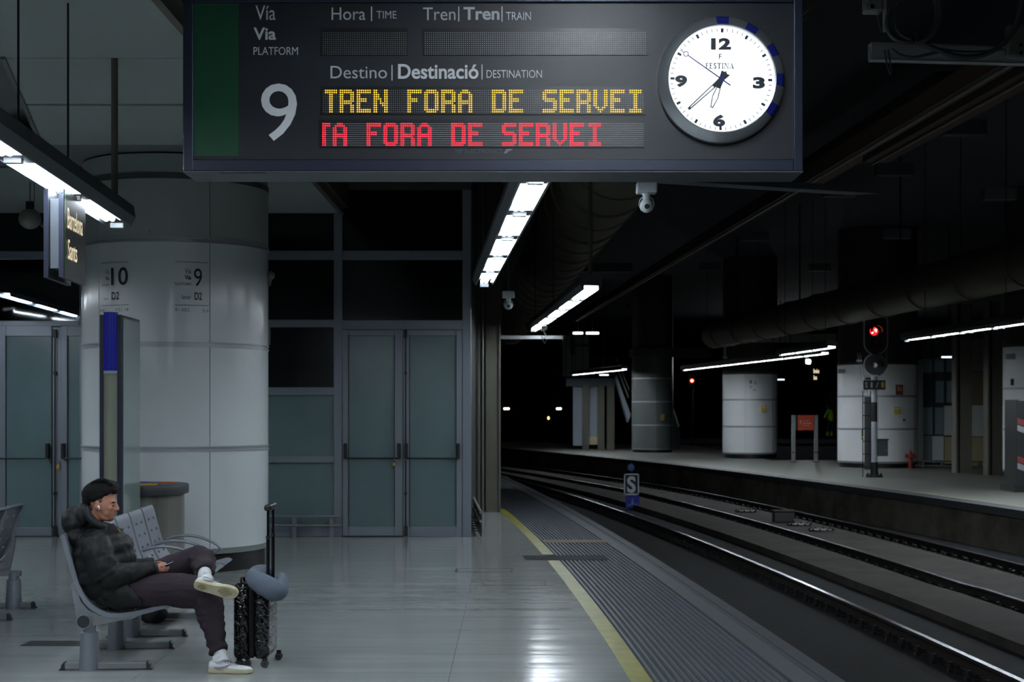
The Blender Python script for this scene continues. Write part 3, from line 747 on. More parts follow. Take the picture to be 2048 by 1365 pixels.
# serif word under a small shield
def serif(mb, strokes, x, w):
    for a in strokes:
        mb.add([P(x+q*w, 137.4-h_*11.2, YF) for q, h_ in a], [list(range(len(a)))])
def R_(x0, y0, x1, y1): return [(x0,y0), (x1,y0), (x1,y1), (x0,y1)]
LET = {'F': [R_(.14,0,.38,1), R_(0,0,.52,.12), R_(0,.88,.9,1), R_(.84,.72,.9,1), R_(.38,.5,.7,.62), R_(.66,.4,.72,.66)],
 'E': [R_(.14,0,.38,1), R_(0,0,.92,.12), R_(0,.88,.88,1), R_(.82,.74,.88,1), R_(.38,.5,.7,.62), R_(.66,.4,.72,.66), R_(.86,0,.92,.28)],
 'T': [R_(.38,0,.62,1), R_(.22,0,.78,.12), R_(0,.88,1,1), R_(0,.74,.06,1), R_(.88,.74,1,1)],
 'I': [R_(.3,0,.7,1), R_(.05,0,.95,.12), R_(.05,.88,.95,1)],
 'N': [R_(.1,0,.17,1), R_(0,0,.28,.12), R_(.84,0,.91,1), R_(.72,.88,1,1), R_(0,.88,.25,1), [(.08,1), (.34,1), (.92,0), (.8,0)]],
 'A': [[(.05,0), (.12,0), (.54,1), (.46,1)], [(.66,0), (.92,0), (.56,1), (.44,1)], R_(0,0,.24,.12), R_(.6,0,1,.12), R_(.26,.3,.7,.36)]}
mb = MB(); x = 1411
for chx, w_ in (('F',6.6), ('E',7.4), ('S',6.2), ('T',8.2), ('I',4), ('N',9), ('A',9.6)):
    if chx == 'S': text_px(mb, 'S', x+.3, x+w_-.3, 126, 137.6, YF, .02)
    else: serif(mb, LET[chx], x, w_)
    x += w_+1.0
mb.build('maker_name', M_ink, ck, fix=False)
mb = MB(); sh_ = [(1434,106), (1446,104.5), (1444.5,119), (1440,121.5), (1436,121)]
for a, b in zip(sh_, sh_[1:]+sh_[:1]):
    p_, q_ = P(*a, YF), P(*b, YF); d_ = (q_-p_).normalized(); n_ = Vector((-d_.z, 0, d_.x))*.0007; mb.add([p_-n_, q_-n_, q_+n_, p_+n_], [(0,1,2,3)])
mb.build('maker_shield', mat('shield_grey', lin(150,160,175), .5), ck, fix=False); ct('F', 1437.5, 1443.5, 108, 118.5, .01, M_ink, 'maker_letter')
# hands
def framehand(pts_out, pts_in, dy, name):
    mb = MB(); n = len(pts_out); o = [v-Vector((0,dy,0)) for v in pts_out]; i_ = [v-Vector((0,dy,0)) for v in pts_in]
    mb.add(o+i_, [[k, (k+1) % n, n+(k+1) % n, n+k] for k in range(n)]); mb.v += [v-Vector((0,.0015,0)) for v in []]
    mb.build(name, M_ink, ck, fix=False)
def hp(deg, r_, w_): a = math.radians(deg); return C+Vector((math.sin(a)*r_*s+math.cos(a)*w_*s, 0, math.cos(a)*r_*s-math.sin(a)*w_*s))+Vector((0, YF-C.y, 0))
mb = MB(); mb.add([v-Vector((0,.004,0)) for v in (hp(227,20,-4.2), hp(227,20,4.2), hp(227,-18,6), hp(227,-15,0), hp(227,-18,-6))], [range(5)]); mb.build('minute_hand_root', M_ink, ck, fix=False)
framehand([hp(227.7,20,-4.2), hp(227.7,89,-2.8), hp(227.7,89,2.8), hp(227.7,20,4.2)], [hp(227.7,22,-2.3), hp(227.7,83,-.7), hp(227.7,83,.7), hp(227.7,22,2.3)], .004, 'minute_hand')
mb = MB(); mb.add([v-Vector((0,.003,0)) for v in (hp(200,18,-4.5), hp(200,18,4.5), hp(205,-16,7), hp(205,-16,-5))], [range(4)]); mb.build('hour_hand_root', M_ink, ck, fix=False)
framehand([hp(199,17,-4.2), hp(199,38,-6.5), hp(199,60,-2.8), hp(199,60,2.8), hp(199,38,6.5), hp(199,17,4.2)], [hp(199,19,-2.6), hp(199,38,-4.8), hp(199,58,-1.2), hp(199,58,1.2), hp(199,38,4.8), hp(199,19,2.6)], .003, 'hour_hand')
a_ = 305.3
mb = MB(); q = [hp(a_,-22,-1.3), hp(a_,-22,1.3), hp(a_,81,.95), hp(a_,81,-.95)]; mb.add([v-Vector((0,.006,0)) for v in q], [range(4)])
q = [hp(a_,92,-.7), hp(a_,92,.7), hp(a_,101,.5), hp(a_,101,-.5)]; mb.add([v-Vector((0,.006,0)) for v in q], [range(4)])
mb.disc(hp(a_,86.5,0)-Vector((0,.006,0)), (0,-1,0), 5.6*s, 20, r_in=4.0*s); mb.disc(hp(0,0,0)-Vector((0,.008,0)), (0,-1,0), 5.2*s, 20)
mb.build('second_hand', M_blue, ck, fix=False)
for deg in (1, 31, 61, 91, 121):
    mb = MB(); vs = []
    for k in range(5):
        d_ = deg-6+3*k; a = math.radians(d_)
        for r_, y in ((125.5, -.0335), (121, -.047), (108.5, -.0615)): vs.append((C.x+math.sin(a)*r_*s, C.y+y, C.z+math.cos(a)*r_*s))
    mb.add(vs, [[3*k+j, 3*k+j+1, 3*k+j+4, 3*k+j+3] for k in range(4) for j in range(2)]).build('blue_hour_block', M_blue, ck, fix=False)

# beam behind the board, with its camera and the small number board
bm_ = thing('support_beam', (.3, 9.0, 3.13), 'grey beam running out to the right just below and behind the departure board', 'beam')
MB().prism([(.23, 9.05, 3.135), (.23, 9.2, 3.135), (2.25, 9.95, 3.13), (2.4, 9.8, 3.12)], (0,0,.04)).build('beam_body', M_alud, bm_)
def dome(px, yt, yb, Y, label, sc_=1, pole=None):
    c = P(px, yt, Y); k = (yb-yt)/60/F*Y; t = thing('security_camera', c, label, 'camera')
    M_cam = mat('camera_white', lin(190,200,205), .4)
    MB().box(c.x-20*k, c.x+20*k, Y-18*k, Y+18*k, c.z-22*k, c.z).build('junction_box', M_cam, t, bevel=3*k)
    MB().rings([((c.x,Y,c.z-22*k), 10*k), ((c.x,Y,c.z-26*k), 7*k), ((c.x,Y,c.z-42*k), 8*k)], 20).build('neck', M_cam, t, smooth=SM)
    MB().ell((c.x,Y,c.z-46*k), 13*k, 13*k, 14*k, 24, 14).build('camera_ball', M_cam, t, smooth=True)
    MB().disc((c.x,Y-12.6*k,c.z-49*k), (0,-1,-.25), 5*k, 16).build('lens', M_black, t, fix=False)
    for sgn in (-1, 1):
        MB().rings([((c.x+sgn*6*k,Y,c.z-28*k), .9*k), ((c.x+sgn*13*k,Y,c.z-34*k), .9*k), ((c.x+sgn*15*k,Y,c.z-44*k), .9*k), ((c.x+sgn*10*k,Y,c.z-56*k), .9*k)], 6).build('guard_wire', M_cam, t)
    if pole: MB().cyl(c, (c.x, Y, pole), 3.5*k, n=12).build('pole', M_alud, t, smooth=SM)
dome(1293, 365, 426, 9.35, 'white security camera hanging from the beam below the clock')
dome(1017, 583, 620, 18.5, 'small white security camera on a long pole beside the bright strip light', pole=7.2)
nb = thing('number_board', P(1470, 357, 9.6), 'dark hanging board numbered 04, almost hidden behind the departure board', 'sign')
pxbox(MB(), 1380, 1600, 290, 359, 9.6, .05).build('board', M_board, nb)
text_px(MB(), '04', 1461, 1487, 322, 357, 9.59, .03).build('lettering', M_grey, nb, fix=False)
c = P(1490, 290, 9.62); MB().cyl(c, (c.x, c.y, 7.2), .02, n=8).build('hanger', M_black, nb)

# ---------------------------------------------------------------- markings on the near round column
M_colink = mat('column_ink', lin(22,26,36), .5); M_colgreen = mat('column_ink_green', lin(20,62,56), .5)
def colfn(x0, x1, y0, y1):
    def fn(u, v):
        px = x0+(x1-x0)*u; k = (px-1024)/F
        # nearest intersection of the column cylinder with the sight plane
        a = k*k+1; b = -2*(k*CX+CY); c = CX*CX+CY*CY-(CR+.006)**2; D = math.sqrt(max(b*b-4*a*c, 0)); Y = (-b-D)/(2*a)
        yy_ = (y1+(y0-y1)*v); z = H-(yy_-HY)/F*15.6
        return Vector((k*Y, Y, z))
    return fn
def cm(b, x0, x1, y0, y1, bold=0, m=M_colink): text_map(MB(), b, colfn(x0, x1, y0, y1), bold).build('marking', m, colA, fix=False)
cm('Vía', 370, 382, 538, 548); cm('Via', 369, 382, 551, 560, .03); cm('PLATFORM', 350, 382, 566, 571.5); cm('9', 388, 404, 537, 573, .0)
cm('Sector', 363, 382, 591, 599); cm('D2', 389, 404, 585, 600, .015)
cm('A B C', 363, 379, 617, 624, 0, M_colgreen); cm('E', 406, 409, 618, 625, 0, M_colgreen)
cm('10', 222, 256, 535, 571, .012); cm('Via', 211, 218, 552, 560, .03); cm('Vía', 211, 218, 538, 547); cm('PLATFORM', 203, 218, 567, 572); cm('Sector', 207, 217, 594, 599); cm('D2', 223, 238, 584, 599, .015)
cm('A B C', 231, 245, 616, 623, 0, M_colgreen); cm('E', 206, 209, 618, 624, 0, M_colgreen)
def cq(x0, x1, y0, y1, m=M_colink):
    f_ = colfn(x0, x1, y0, y1); n = 10; MB().add([f_(i/n, v) for i in range(n+1) for v in (0, 1)], [[2*i, 2*i+2, 2*i+3, 2*i+1] for i in range(n)]).build('rule', m, colA, fix=False)
for a in ((202, 257, 524.3, 525.2), (350, 417, 524.3, 525.2), (202, 257, 610, 611), (350, 417, 610.5, 611.5)): cq(*a)
def arrow(x0, x1, y, dirn):
    f_ = colfn(x0, x1, y-3.4, y+3.4); g = (lambda u, v: f_(u, v)) if dirn > 0 else (lambda u, v: f_(1-u, v))
    MB().add([g(0,.43), g(.9,.43), g(.9,.57), g(0,.57), g(.55,1), g(.68,1), g(1,.5), g(.68,0), g(.55,0), g(.86,.5)], [(0,1,2,3), (4,5,6,9), (9,6,7,8)]).build('arrow', M_colgreen, colA, fix=False)
arrow(248, 257, 619.5, 1); arrow(350, 359, 620.5, -1); arrow(410, 417, 621.5, 1); arrow(200, 205, 620.5, -1)
cm('7', 297, 300, 463, 470)
o = MB().ell(P(541, 551, 16.6), .05, .06, .05, 12, 8).rings([(P(541,553,16.6), .03), (P(538,572,16.6), .018)], 10).build('wall_speaker', mat('beige_plastic', lin(120,112,98), .5), smooth=SM); tag(o, 'small beige spot speaker on the right flank of the big round column', 'speaker')
g_ = MB().box(P(536,0,16.7).x-.0, P(538,0,16.7).x, 16.6, 16.8, P(0,690,16.7).z, P(0,655,16.7).z).build('exit_plate', mat('exit_green', lin(20,60,46), .4)); tag(g_, 'narrow dark green plate on the right flank of the big round column', 'sign')

# ---------------------------------------------------------------- information totem and recycling bin
Yt0, Yt1 = 13.0, 13.75
tt = thing('info_totem', (P(221,0,13).x, Yt0, 0), 'tall slim information totem with a ribbed blue top, behind the seated man', 'sign')
pt = F/Yt0
def tx(x): return (x-1024)/pt
def tz(y): return H-(y-HY)/pt
M_tblue = mat('totem_blue', lin(38,46,170), .35); M_tgrey = mat('totem_grey', lin(128,132,118), .35, nscale=30, namp=.06, stretch=(6,1,.2)); M_navy = mat('totem_navy', lin(22,26,50), .4)
MB().prism([(tx(201), Yt0, 0), (tx(243), Yt0, 0), (tx(243)-.03, Yt1, 0), (tx(201)-.03, Yt1, 0)], (0,0,tz(630))).build('core', M_black, tt)
mb = MB(); pts = [(tx(208)+(tx(235)-tx(208))*i/16, Yt0-.035*math.sin(PI*i/16)-.008) for i in range(17)]
mb.prism([(x, y, 0) for x, y in pts]+[(tx(235), Yt0+.02, 0), (tx(208), Yt0+.02, 0)], (0,0,tz(745))).build('rounded_end', M_tgrey, tt)
mb = MB(); n = 28; pts = [(tx(208)+(tx(235)-tx(208))*i/n, Yt0-.045*math.sin(PI*i/n)-.008-(.009 if i % 4 in (1,2) else 0)) for i in range(n+1)]
mb.prism([(x, y, tz(742)) for x, y in pts]+[(tx(235), Yt0+.02, tz(742)), (tx(208), Yt0+.02, tz(742))], (0,0,tz(625)-tz(742))).build('blue_ribbed_cap', M_tblue, tt)
MB().prism([(x, y-.003, tz(748)) for x, y in pts]+[(tx(235), Yt0+.02, tz(748)), (tx(208), Yt0+.02, tz(748))], (0,0,tz(742)-tz(748))).build('cap_lip', M_mount, tt)
M_tglass = mat('totem_glass', lin(120,138,136), .08, spec=.7)
MB().prism([(tx(243)+.002, Yt0+.03, .05), (tx(243)+.01, Yt0+.03, .05), (tx(243)-.02, Yt1-.02, .05), (tx(243)-.028, Yt1-.02, .05)], (0,0,tz(636)-.05)).build('display_glass', M_tglass, tt)
MB().box(tx(200), tx(208), Yt0-.012, Yt0+.02, 0, tz(630)).box(tx(235), tx(243), Yt0-.012, Yt0+.02, 0, tz(630)).build('end_frame', M_navy, tt)
MB().box(tx(195), tx(248), Yt0-.05, Yt1+.03, 0, .03).build('foot', M_black, tt)
# recycling bin
bt = thing('recycling_bin', (-3.5, 14.5, 0), 'rounded steel recycling bin with coloured slots in its dark lid, beside the big round column', 'bin')
def binring(r_, dy=0): return [(-3.52+math.cos(a)*r_*.5, 14.5+math.sin(a)*r_*.72+dy) for a in [2*PI*i/40 for i in range(40)]]
mb = MB(); b_ = binring(.68); mb.prism([(x, y, .02) for x, y in b_], (0,0,.88)).build('steel_body', mat('bin_steel', lin(130,130,124), .3, metal=.5, nscale=3, namp=.22, stretch=(3,3,.02)), bt, smooth=SM)
mb = MB(); b_ = binring(.76); mb.prism([(x, y, .9) for x, y in b_], (0,0,.09)).build('lid', mat('bin_lid', lin(50,53,58), .5), bt, smooth=SM, bevel=.01)
for i, (dx, dy, lx, ly, m_) in enumerate(((-.02,-.2,.13,.05,lin(205,140,20)), (.1,.28,.07,.04,lin(200,90,30)), (-.14,.3,.06,.04,lin(30,50,150)), (-.05,.02,.12,.03,lin(120,110,90)), (-.2,-.33,.08,.05,lin(30,50,150)), (-.2,-.15,.05,.04,lin(200,135,20)))):
    MB().box(-3.5+dx-lx, -3.5+dx+lx, 14.5+dy-ly, 14.5+dy+ly, .99, 1.0).build('slot_flap', mat('bin_flap_%d' % i, m_, .4), bt)
# ---------------------------------------------------------------- far columns
def fcol(pxc, wpx, ybase, ys, label, mats, ptop=7.2, ph=0, seams=8):
    px_m = (ybase-HY)/H; Yf = F/px_m; R = wpx/2/px_m; th = (pxc-1024)/F
    cy = Yf+R; cx = th*cy
    pm2 = F/Yf
    zb = [H-(y-HY)/pm2 for y in ys]
    return column(cx, cy, R, zb, ptop, '', label, mats, seams, phase=ph, top=M_unlitbrown, plinth=zb[0]), cx, cy, R
W_ = mat('enamel_white_far', lin(236,240,243), .35, nscale=.7, namp=.04)
c1, c1x, c1y, c1r = fcol(1755, 161, 937, [926, 859, 793, 727], 'wide white round column on the far platform behind the red signal', [W_]*3, seams=6, ph=.3)
c2, c2x, c2y, c2r = fcol(1500, 111, 918, [908, 854, 800, 747], 'white round column on the far platform numbered 8, left of the orange notice', [W_]*3, seams=6, ph=.2)
M_dim = mat('enamel_shaded', lin(92,97,96), .35)  # shaded copy of the column enamel, weak light put into the colour
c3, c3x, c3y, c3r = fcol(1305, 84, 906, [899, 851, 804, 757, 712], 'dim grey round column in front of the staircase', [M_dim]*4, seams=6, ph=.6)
c4, c4x, c4y, c4r = fcol(2072, 130, 962, [944, 860, 777, 690], 'white round column cut by the right edge of the view', [W_]*3, seams=6, ph=.1)
# wide grey collar above the dim column
o = MB().box(c3x-.9, c3x+2.3, c3y-1.0, c3y+.8, P(0,712,60).z, P(0,695,60).z).build('concrete_beam', M_unlitbrown); tag(o, 'concrete beam resting on the dim grey round column', 'beam')

def plate(px0, px1, py0, py1, Y, m, name, par=None, d=.02): return pxbox(MB(), px0, px1, py0, py1, Y, d).build(name, m, par)
M_redp = mat('notice_red', lin(170,60,34), .5); M_yelp = mat('notice_yellow', lin(196,172,20), .5); M_wh = mat('plain_white', lin(190,196,200), .5)
# notices sit on the curved faces
def sf(cx, cy, R, px):
    k = (px-1024)/F; a = k*k+1; b = -2*(k*cx+cy); c = cx*cx+cy*cy-R*R; return (-b-math.sqrt(max(b*b-4*a*c, 0)))/(2*a)
# notices on column 1
f1 = c1y-c1r-.0
t = thing('wall_notice', P(1799, 779, f1+.03), 'small dark red evacuation notice high on the column behind the signal', 'notice'); plate(1792, 1806, 770, 790, sf(c1x,c1y,c1r,1792)-.04, mat('notice_maroon', lin(96,34,22), .5), 'plate', t, .03)
plate(1795.5, 1798.5, 773, 783, sf(c1x,c1y,c1r,1792)-.055, mat('notice_pic', lin(170,140,110), .5), 'pictogram', t, .01); plate(1800.5, 1803, 775, 783, sf(c1x,c1y,c1r,1792)-.055, mat('notice_pic', lin(170,140,110), .5), 'pictogram', t, .01)
t = thing('wall_notice', P(1794, 821, f1+.03), 'yellow notice on the column behind the signal, below the dark red one', 'notice'); plate(1789, 1800, 814, 828, sf(c1x,c1y,c1r,1789)-.04, M_yelp, 'plate', t, .03); plate(1791, 1798, 816, 820, sf(c1x,c1y,c1r,1789)-.055, M_wh, 'symbol', t, .01)
t = thing('call_button', P(1808, 843, f1+.03), 'small white and black call point on the column behind the signal', 'call point'); plate(1805.5, 1811, 838, 848, sf(c1x,c1y,c1r,1805)-.04, M_wh, 'plate', t, .03); plate(1806, 1810.5, 839, 843, sf(c1x,c1y,c1r,1805)-.055, M_black, 'screen', t, .01)
f2 = c2y-c2r
t = thing('wall_notice', P(1527, 818, f2), 'yellow notice on the column numbered 8', 'notice'); plate(1523, 1531.5, 812, 824, sf(c2x,c2y,c2r,1523)-.04, M_yelp, 'plate', t, .03); plate(1525, 1529, 814, 817, sf(c2x,c2y,c2r,1523)-.055, M_wh, 'symbol', t, .01)
t = thing('wall_notice', P(1325, 836, c3y-c3r), 'faded yellow notice on the dim grey round column', 'notice'); plate(1321, 1329, 829, 842, sf(c3x,c3y,c3r,1321)-.04, mat('notice_ochre', lin(110,96,20), .5), 'plate', t, .03)
mb = MB(); text_px(mb, '8', 1499.5, 1503.5, 760.5, 768, f2+.0, .02); text_px(mb, 'D', 1500, 1503.5, 772, 776.5, f2+.0); mb.build('marking', M_colgreen, c2, fix=False)
mb = MB(); text_px(mb, 'Vía', 1508, 1513, 761, 765, f2+.0); text_px(mb, 'Via', 1508, 1513, 766, 769, f2+.0, .03); text_px(mb, 'ABC', 1506, 1513, 779, 782, f2+.0); mb.build('marking', M_colink, c2, fix=False)
o = plate(1683.5, 1687, 779, 789, c1y-.2, mat('exit_green', lin(30,90,60), .4), 'exit_sign'); tag(o, 'small green exit plate at the left flank of the column behind the signal', 'sign')
o = plate(2021.5, 2028, 758, 771, c4y-c4r*.75, mat('exit_green2', lin(30,90,60), .4), 'exit_sign'); tag(o, 'small green exit plate on the column at the right edge', 'sign')
c = P(2019, 715, c4y-c4r*.95); o = MB().box(c.x-.1, c.x+.12, c.y-.1, c.y+.05, c.z-.05, c.z+.08).build('wall_lamp', M_mount, bevel=.02); tag(o, 'small grey box fitting high on the column at the right edge', 'fitting')
c = P(1682, 744, c1y-c1r*.55); o = MB().box(c.x-.1, c.x+.12, c.y-.1, c.y+.05, c.z-.05, c.z+.08).build('wall_lamp', M_mount, bevel=.02); tag(o, 'small grey box fitting high on the left flank of the column behind the signal', 'fitting')

# ---------------------------------------------------------------- red signal on the far platform
Yg = 38.35; pg = F/Yg
def gx(x): return (x-1024)/pg
def gz(y): return H-(y-HY)/pg
M_sigb = mat('signal_black', lin(14,14,17), .5); M_sigrim = mat('signal_rim', lin(175,184,190), .5)
sn = thing('railway_signal', (gx(1748), Yg, 0), 'tall railway signal showing red on the far platform, plate reading S 1/8', 'signal')
def cap(x0, x1, y0, y1, yq, d, n=14):
    r_ = (x1-x0)/2; cx_ = (x0+x1)/2; pts = []
    for i in range(n+1): a = PI*i/n; pts.append((gx(cx_+r_*math.cos(a)), Yg+yq, gz(y0+r_-r_*math.sin(a))))
    for i in range(n+1): a = PI+PI*i/n; pts.append((gx(cx_+r_*math.cos(a)), Yg+yq, gz(y1-r_-r_*math.sin(a))))
    return MB().prism(pts, (0,d,0))
cap(1724, 1772, 621, 711, -.2, .06).build('rim', M_sigrim, sn, smooth=SM); cap(1726, 1770, 623, 709, -.215, .04).build('head_board', M_sigb, sn, smooth=SM)
def hood(cx_, cy_, r_, m=M_sigb):
    c = Vector((gx(cx_), Yg-.22, gz(cy_))); mb = MB(); vs = []; n = 20
    for i in range(n+1):
        a = -.3+(PI+.6)*i/n
        for rr, y in ((r_, 0), (r_, -.18), (r_*.9, -.18), (r_*.9, 0)): vs.append(c+Vector((math.cos(a)*rr/pg, y, math.sin(a)*rr/pg)))
    mb.add(vs, [[4*i+j, 4*i+4+j, 4*i+4+(j+1) % 4, 4*i+(j+1) % 4] for i in range(n) for j in range(4)]); mb.build('lamp_hood', m, sn, smooth=SM)
for yq in (638, 663, 694): hood(1748, yq, 11)
M_red1 = mat('signal_red', (1,.012,.03), emit=2.2); M_red2 = mat('signal_red_core', (1,.25,.12), emit=9)
MB().disc(P(1748,663,Yg-.222), (0,-1,0), 8.2/pg, 24).build('red_lens', M_red1, sn, fix=False)
for a, b, r_ in ((1751.3,660.5,2.6), (1744.6,665.5,2.1), (1752,663,1.6)): MB().disc(P(a,b,Yg-.224-.001*r_), (0,-1,0), r_/pg, 12).build('lamp_filament', M_red2, sn, fix=False)
for yq in (638, 694): MB().disc(P(1748,yq,Yg-.222), (0,-1,0), 7/pg, 20).build('dark_lens', M_blackgl, sn, fix=False)
MB().disc(P(1750,730,Yg-.2), (0,-1,0), 23.5/pg, 40, r_in=20.5/pg).build('lower_rim', M_sigrim, sn, fix=False)
MB().cyl(P(1750,730,Yg-.19), P(1750,730,Yg-.1), 23/pg, n=40).build('lower_head', mat('signal_grey', lin(36,38,44), .5), sn, smooth=SM)
hood(1750, 731, 10); MB().disc(P(1750,731,Yg-.205), (0,-1,0), 5/pg, 20).build('dark_lens', mat('lens_grey', lin(70,76,84), .1), sn, fix=False)
M_sigw = mat('signal_white', lin(150,158,166), .5)
for a, b, m_, r_ in ((752,805,M_sigw,6), (805,844,M_sigb,6), (844,925,M_sigw,6), (925,956,M_sigb,7.5)):
    MB().cyl((gx(1748.5),Yg,gz(b)), (gx(1748.5),Yg,gz(a)), r_/pg, n=16).build('mast', m_, sn, smooth=SM)
MB().cyl((gx(1748.5),Yg,gz(752)), (gx(1748.5),Yg,gz(630)), 4/pg, n=12).build('mast', M_sigb, sn, smooth=SM)
MB().cyl((gx(1748.5),Yg,0), (gx(1748.5),Yg,.05), 17/pg, n=16).build('base_flange', M_sigb, sn, smooth=SM)
mb = MB()
for k in range(8): a = 2*PI*k/8; mb.cyl((gx(1748.5)+math.cos(a)*.18,Yg+math.sin(a)*.18,.05), (gx(1748.5)+math.cos(a)*.18,Yg+math.sin(a)*.18,.1), .02, n=6)
mb.build('bolts', M_sigb, sn)
plate(1727, 1771, 761, 780, Yg-.12, M_sigb, 'name_plate', sn, .03)
mb = MB(); text_px(mb, 'S', 1730, 1735.5, 765, 776, Yg-.125, .02); text_px(mb, '1', 1741.5, 1745, 765, 776, Yg-.125, .02); text_px(mb, '/', 1752, 1757, 765, 776, Yg-.125, .01); mb.build('plate_lettering', mat('plate_grey', lin(150,155,150), .5), sn, fix=False)
text_px(MB(), '8', 1762.5, 1768, 764, 776, Yg-.125, .03).build('plate_number', mat('plate_yellow', lin(190,150,40), .5), sn, fix=False)
plate(1731, 1742, 756, 760, Yg-.1, M_sigb, 'small_box', sn, .05)
plate(1758, 1776, 880, 913, Yg-.08, mat('cabinet_grey', lin(52,56,64), .5), 'control_box', sn, .2); plate(1755.5, 1778, 878.5, 881, Yg-.1, M_sigb, 'box_roof', sn, .25)
plate(1772, 1773, 900, 903, Yg-.09, M_steel, 'box_lock', sn, .01)
for xq in (1727.5, 1743):
    MB().cyl((gx(xq),Yg+.1,0 if xq < 1730 else gz(940)), (gx(xq),Yg+.1,gz(782)), .012, n=6).build('ladder_rail', M_sigb, sn)
for k in range(7): yq = 806+27*k-(k*1.2); MB().box(gx(1727), gx(1744), Yg+.09, Yg+.11, gz(yq+1), gz(yq-1)).build('ladder_rung', M_sigb, sn)
plate(1729, 1743, 794, 940, Yg+.3, mat('ladder_screen', lin(66,70,68), .6), 'rear_screen', sn, .02)
for a, b in (((1715,706),(1729,786)), ((1720,706),(1734,786))): MB().cyl(P(*a,Yg+.2), P(*b,Yg+.15), .008, n=6).build('stay', M_steel, sn)
plate(1713.5, 1724, 720, 724, Yg+.18, M_mount, 'stay_plate', sn, .03)
MB().cyl((gx(1779.5),Yg+.3,gz(735)), (gx(1779.5),Yg+.3,gz(607)), .02, n=8).build('hanging_tube', M_pillar, sn)
plate(1723.5, 1727, 859, 880, Yg-.05, mat('tag_green', lin(30,70,50), .5), 'green_tag', sn, .02); plate(1724.5, 1727.5, 873, 877, Yg-.06, mat('tag_yellow', lin(190,190,40), .5), 'yellow_tag', sn, .01)

# ---------------------------------------------------------------- orange notice board
Yo = 49.5; on = thing('notice_board', P(1611, 925, Yo), 'orange red notice board on two grey posts on the far platform', 'sign')
for x0 in (1584, 1629): pxbox(MB(), x0, x0+7, 831, 925, Yo, .1).build('post', mat('post_grey', lin(130,134,136), .5), on); pxbox(MB(), x0-3, x0+10, 924, 926.5, Yo-.05, .2).build('foot', M_black, on); pxbox(MB(), x0-.3, x0+7.3, 904, 907, Yo-.01, .02).build('band', mat('post_brown', lin(100,70,50), .5), on)
pxbox(MB(), 1590, 1630, 833, 861, Yo+.03, .02).build('backing', M_black, on)
plate(1596, 1628, 831, 861, Yo-.02, mat('board_orange', lin(186,66,36), .5), 'panel', on, .04)
mb = MB(); text_px(mb, 'No pasar', 1605, 1619.5, 840.5, 843.5, Yo-.025); text_px(mb, 'No passar', 1605, 1623, 845.5, 848.5, Yo-.025, .03); text_px(mb, 'no crossing', 1605, 1619, 850.5, 852.5, Yo-.025); mb.build('lettering', M_wh, on, fix=False)
mb = MB(); text_px(mb, 'i', 1600, 1602, 841, 847, Yo-.025, .02); mb.build('symbol', M_wh, on, fix=False)

# ---------------------------------------------------------------- hydrant
Yh = F*H/(938-822); ph_ = F/Yh; hc = P(1821, 938, Yh); hy = thing('fire_hydrant', (hc.x, Yh, 0), 'dark red fire hydrant at the foot of the wide far column', 'hydrant')
M_hyd = mat('hydrant_red', lin(122,34,26), .5); u = 1/ph_
MB().rings([((hc.x,Yh,0), 6.5*u), ((hc.x,Yh,2*u), 6.5*u), ((hc.x,Yh,3*u), 4.5*u), ((hc.x,Yh,20*u), 4.3*u), ((hc.x,Yh,21*u), 6*u), ((hc.x,Yh,28*u), 6*u), ((hc.x,Yh,32*u), 3.5*u), ((hc.x,Yh,34*u), 1.5*u), ((hc.x,Yh,37*u), 1.4*u)], 16).build('barrel', M_hyd, hy, smooth=SM)
for sgn in (-1, 1): MB().rings([((hc.x+sgn*4*u,Yh,26*u), 3*u), ((hc.x+sgn*8*u,Yh,26*u), 3*u), ((hc.x+sgn*8.2*u,Yh,26*u), 4*u), ((hc.x+sgn*10.5*u,Yh,26*u), 4*u)], 12).build('outlet', M_hyd, hy, smooth=SM)
MB().cyl((hc.x,Yh-5*u,25*u), (hc.x,Yh-9*u,25*u), 3.6*u, n=12).build('front_cap', M_hyd, hy, smooth=SM)

# ---------------------------------------------------------------- panelled wall of the far platform
Yw = 45.2; pw = F/Yw
fw = MB().box((1838-1024)/pw, 16.5, Yw+.1, Yw+.3, 0, 4.2).build('wall_far', M_alud); struct(fw)
M_pw = mat('panel_white', lin(232,236,238), .5); M_pb = mat('panel_beige', lin(200,190,154), .5); M_pg = mat('panel_grey', lin(140,142,134), .6); M_pd = mat('panel_dark', lin(140,128,106), .6); M_pgl = mat('panel_glass', lin(140,164,172), .35)
def wp(x0, x1, y0, y1, m, name='panel'): return pxbox(MB(), x0+.4, x1-.4, y0+.4, y1-.4, Yw+.06, .05).build(name, m, fw)
for x0, x1, y0, y1, m_, nm in ((1845,1865,718,747,M_pgl,'pane'), (1868,1888,716,745,M_pgl,'pane'), (1892,1912,716,745,M_pgl,'pane'), (1845,1865,752,808,mat('pane_dim', lin(56,64,72), .3),'pane'), (1871,1888,762,806,M_pgl,'pane'), (1892,1912,762,806,M_pgl,'pane'),
    (1845,1866,815,870,M_pgl,'pane'), (1869,1887,815,870,M_pgl,'pane'), (1888,1914,811,872,M_pw,'panel'), (1845,1863,872,926,M_pgl,'pane'), (1864,1888,872,926,M_pw,'panel'), (1889,1914,874,928,M_pb,'panel'),
    (1942,1970,678,744,M_pg,'panel'), (1942,1970,745,809,M_pd,'panel'), (1942,1970,810,874,M_pw,'panel'), (1942,1970,875,932,M_pb,'panel'), (2002,2012,680,744,M_pg,'panel'), (2002,2012,745,810,M_pd,'panel'), (2002,2012,811,874,M_pw,'panel'), (2002,2012,875,932,M_pb,'panel')):
    wp(x0, x1, y0, y1, m_, nm)
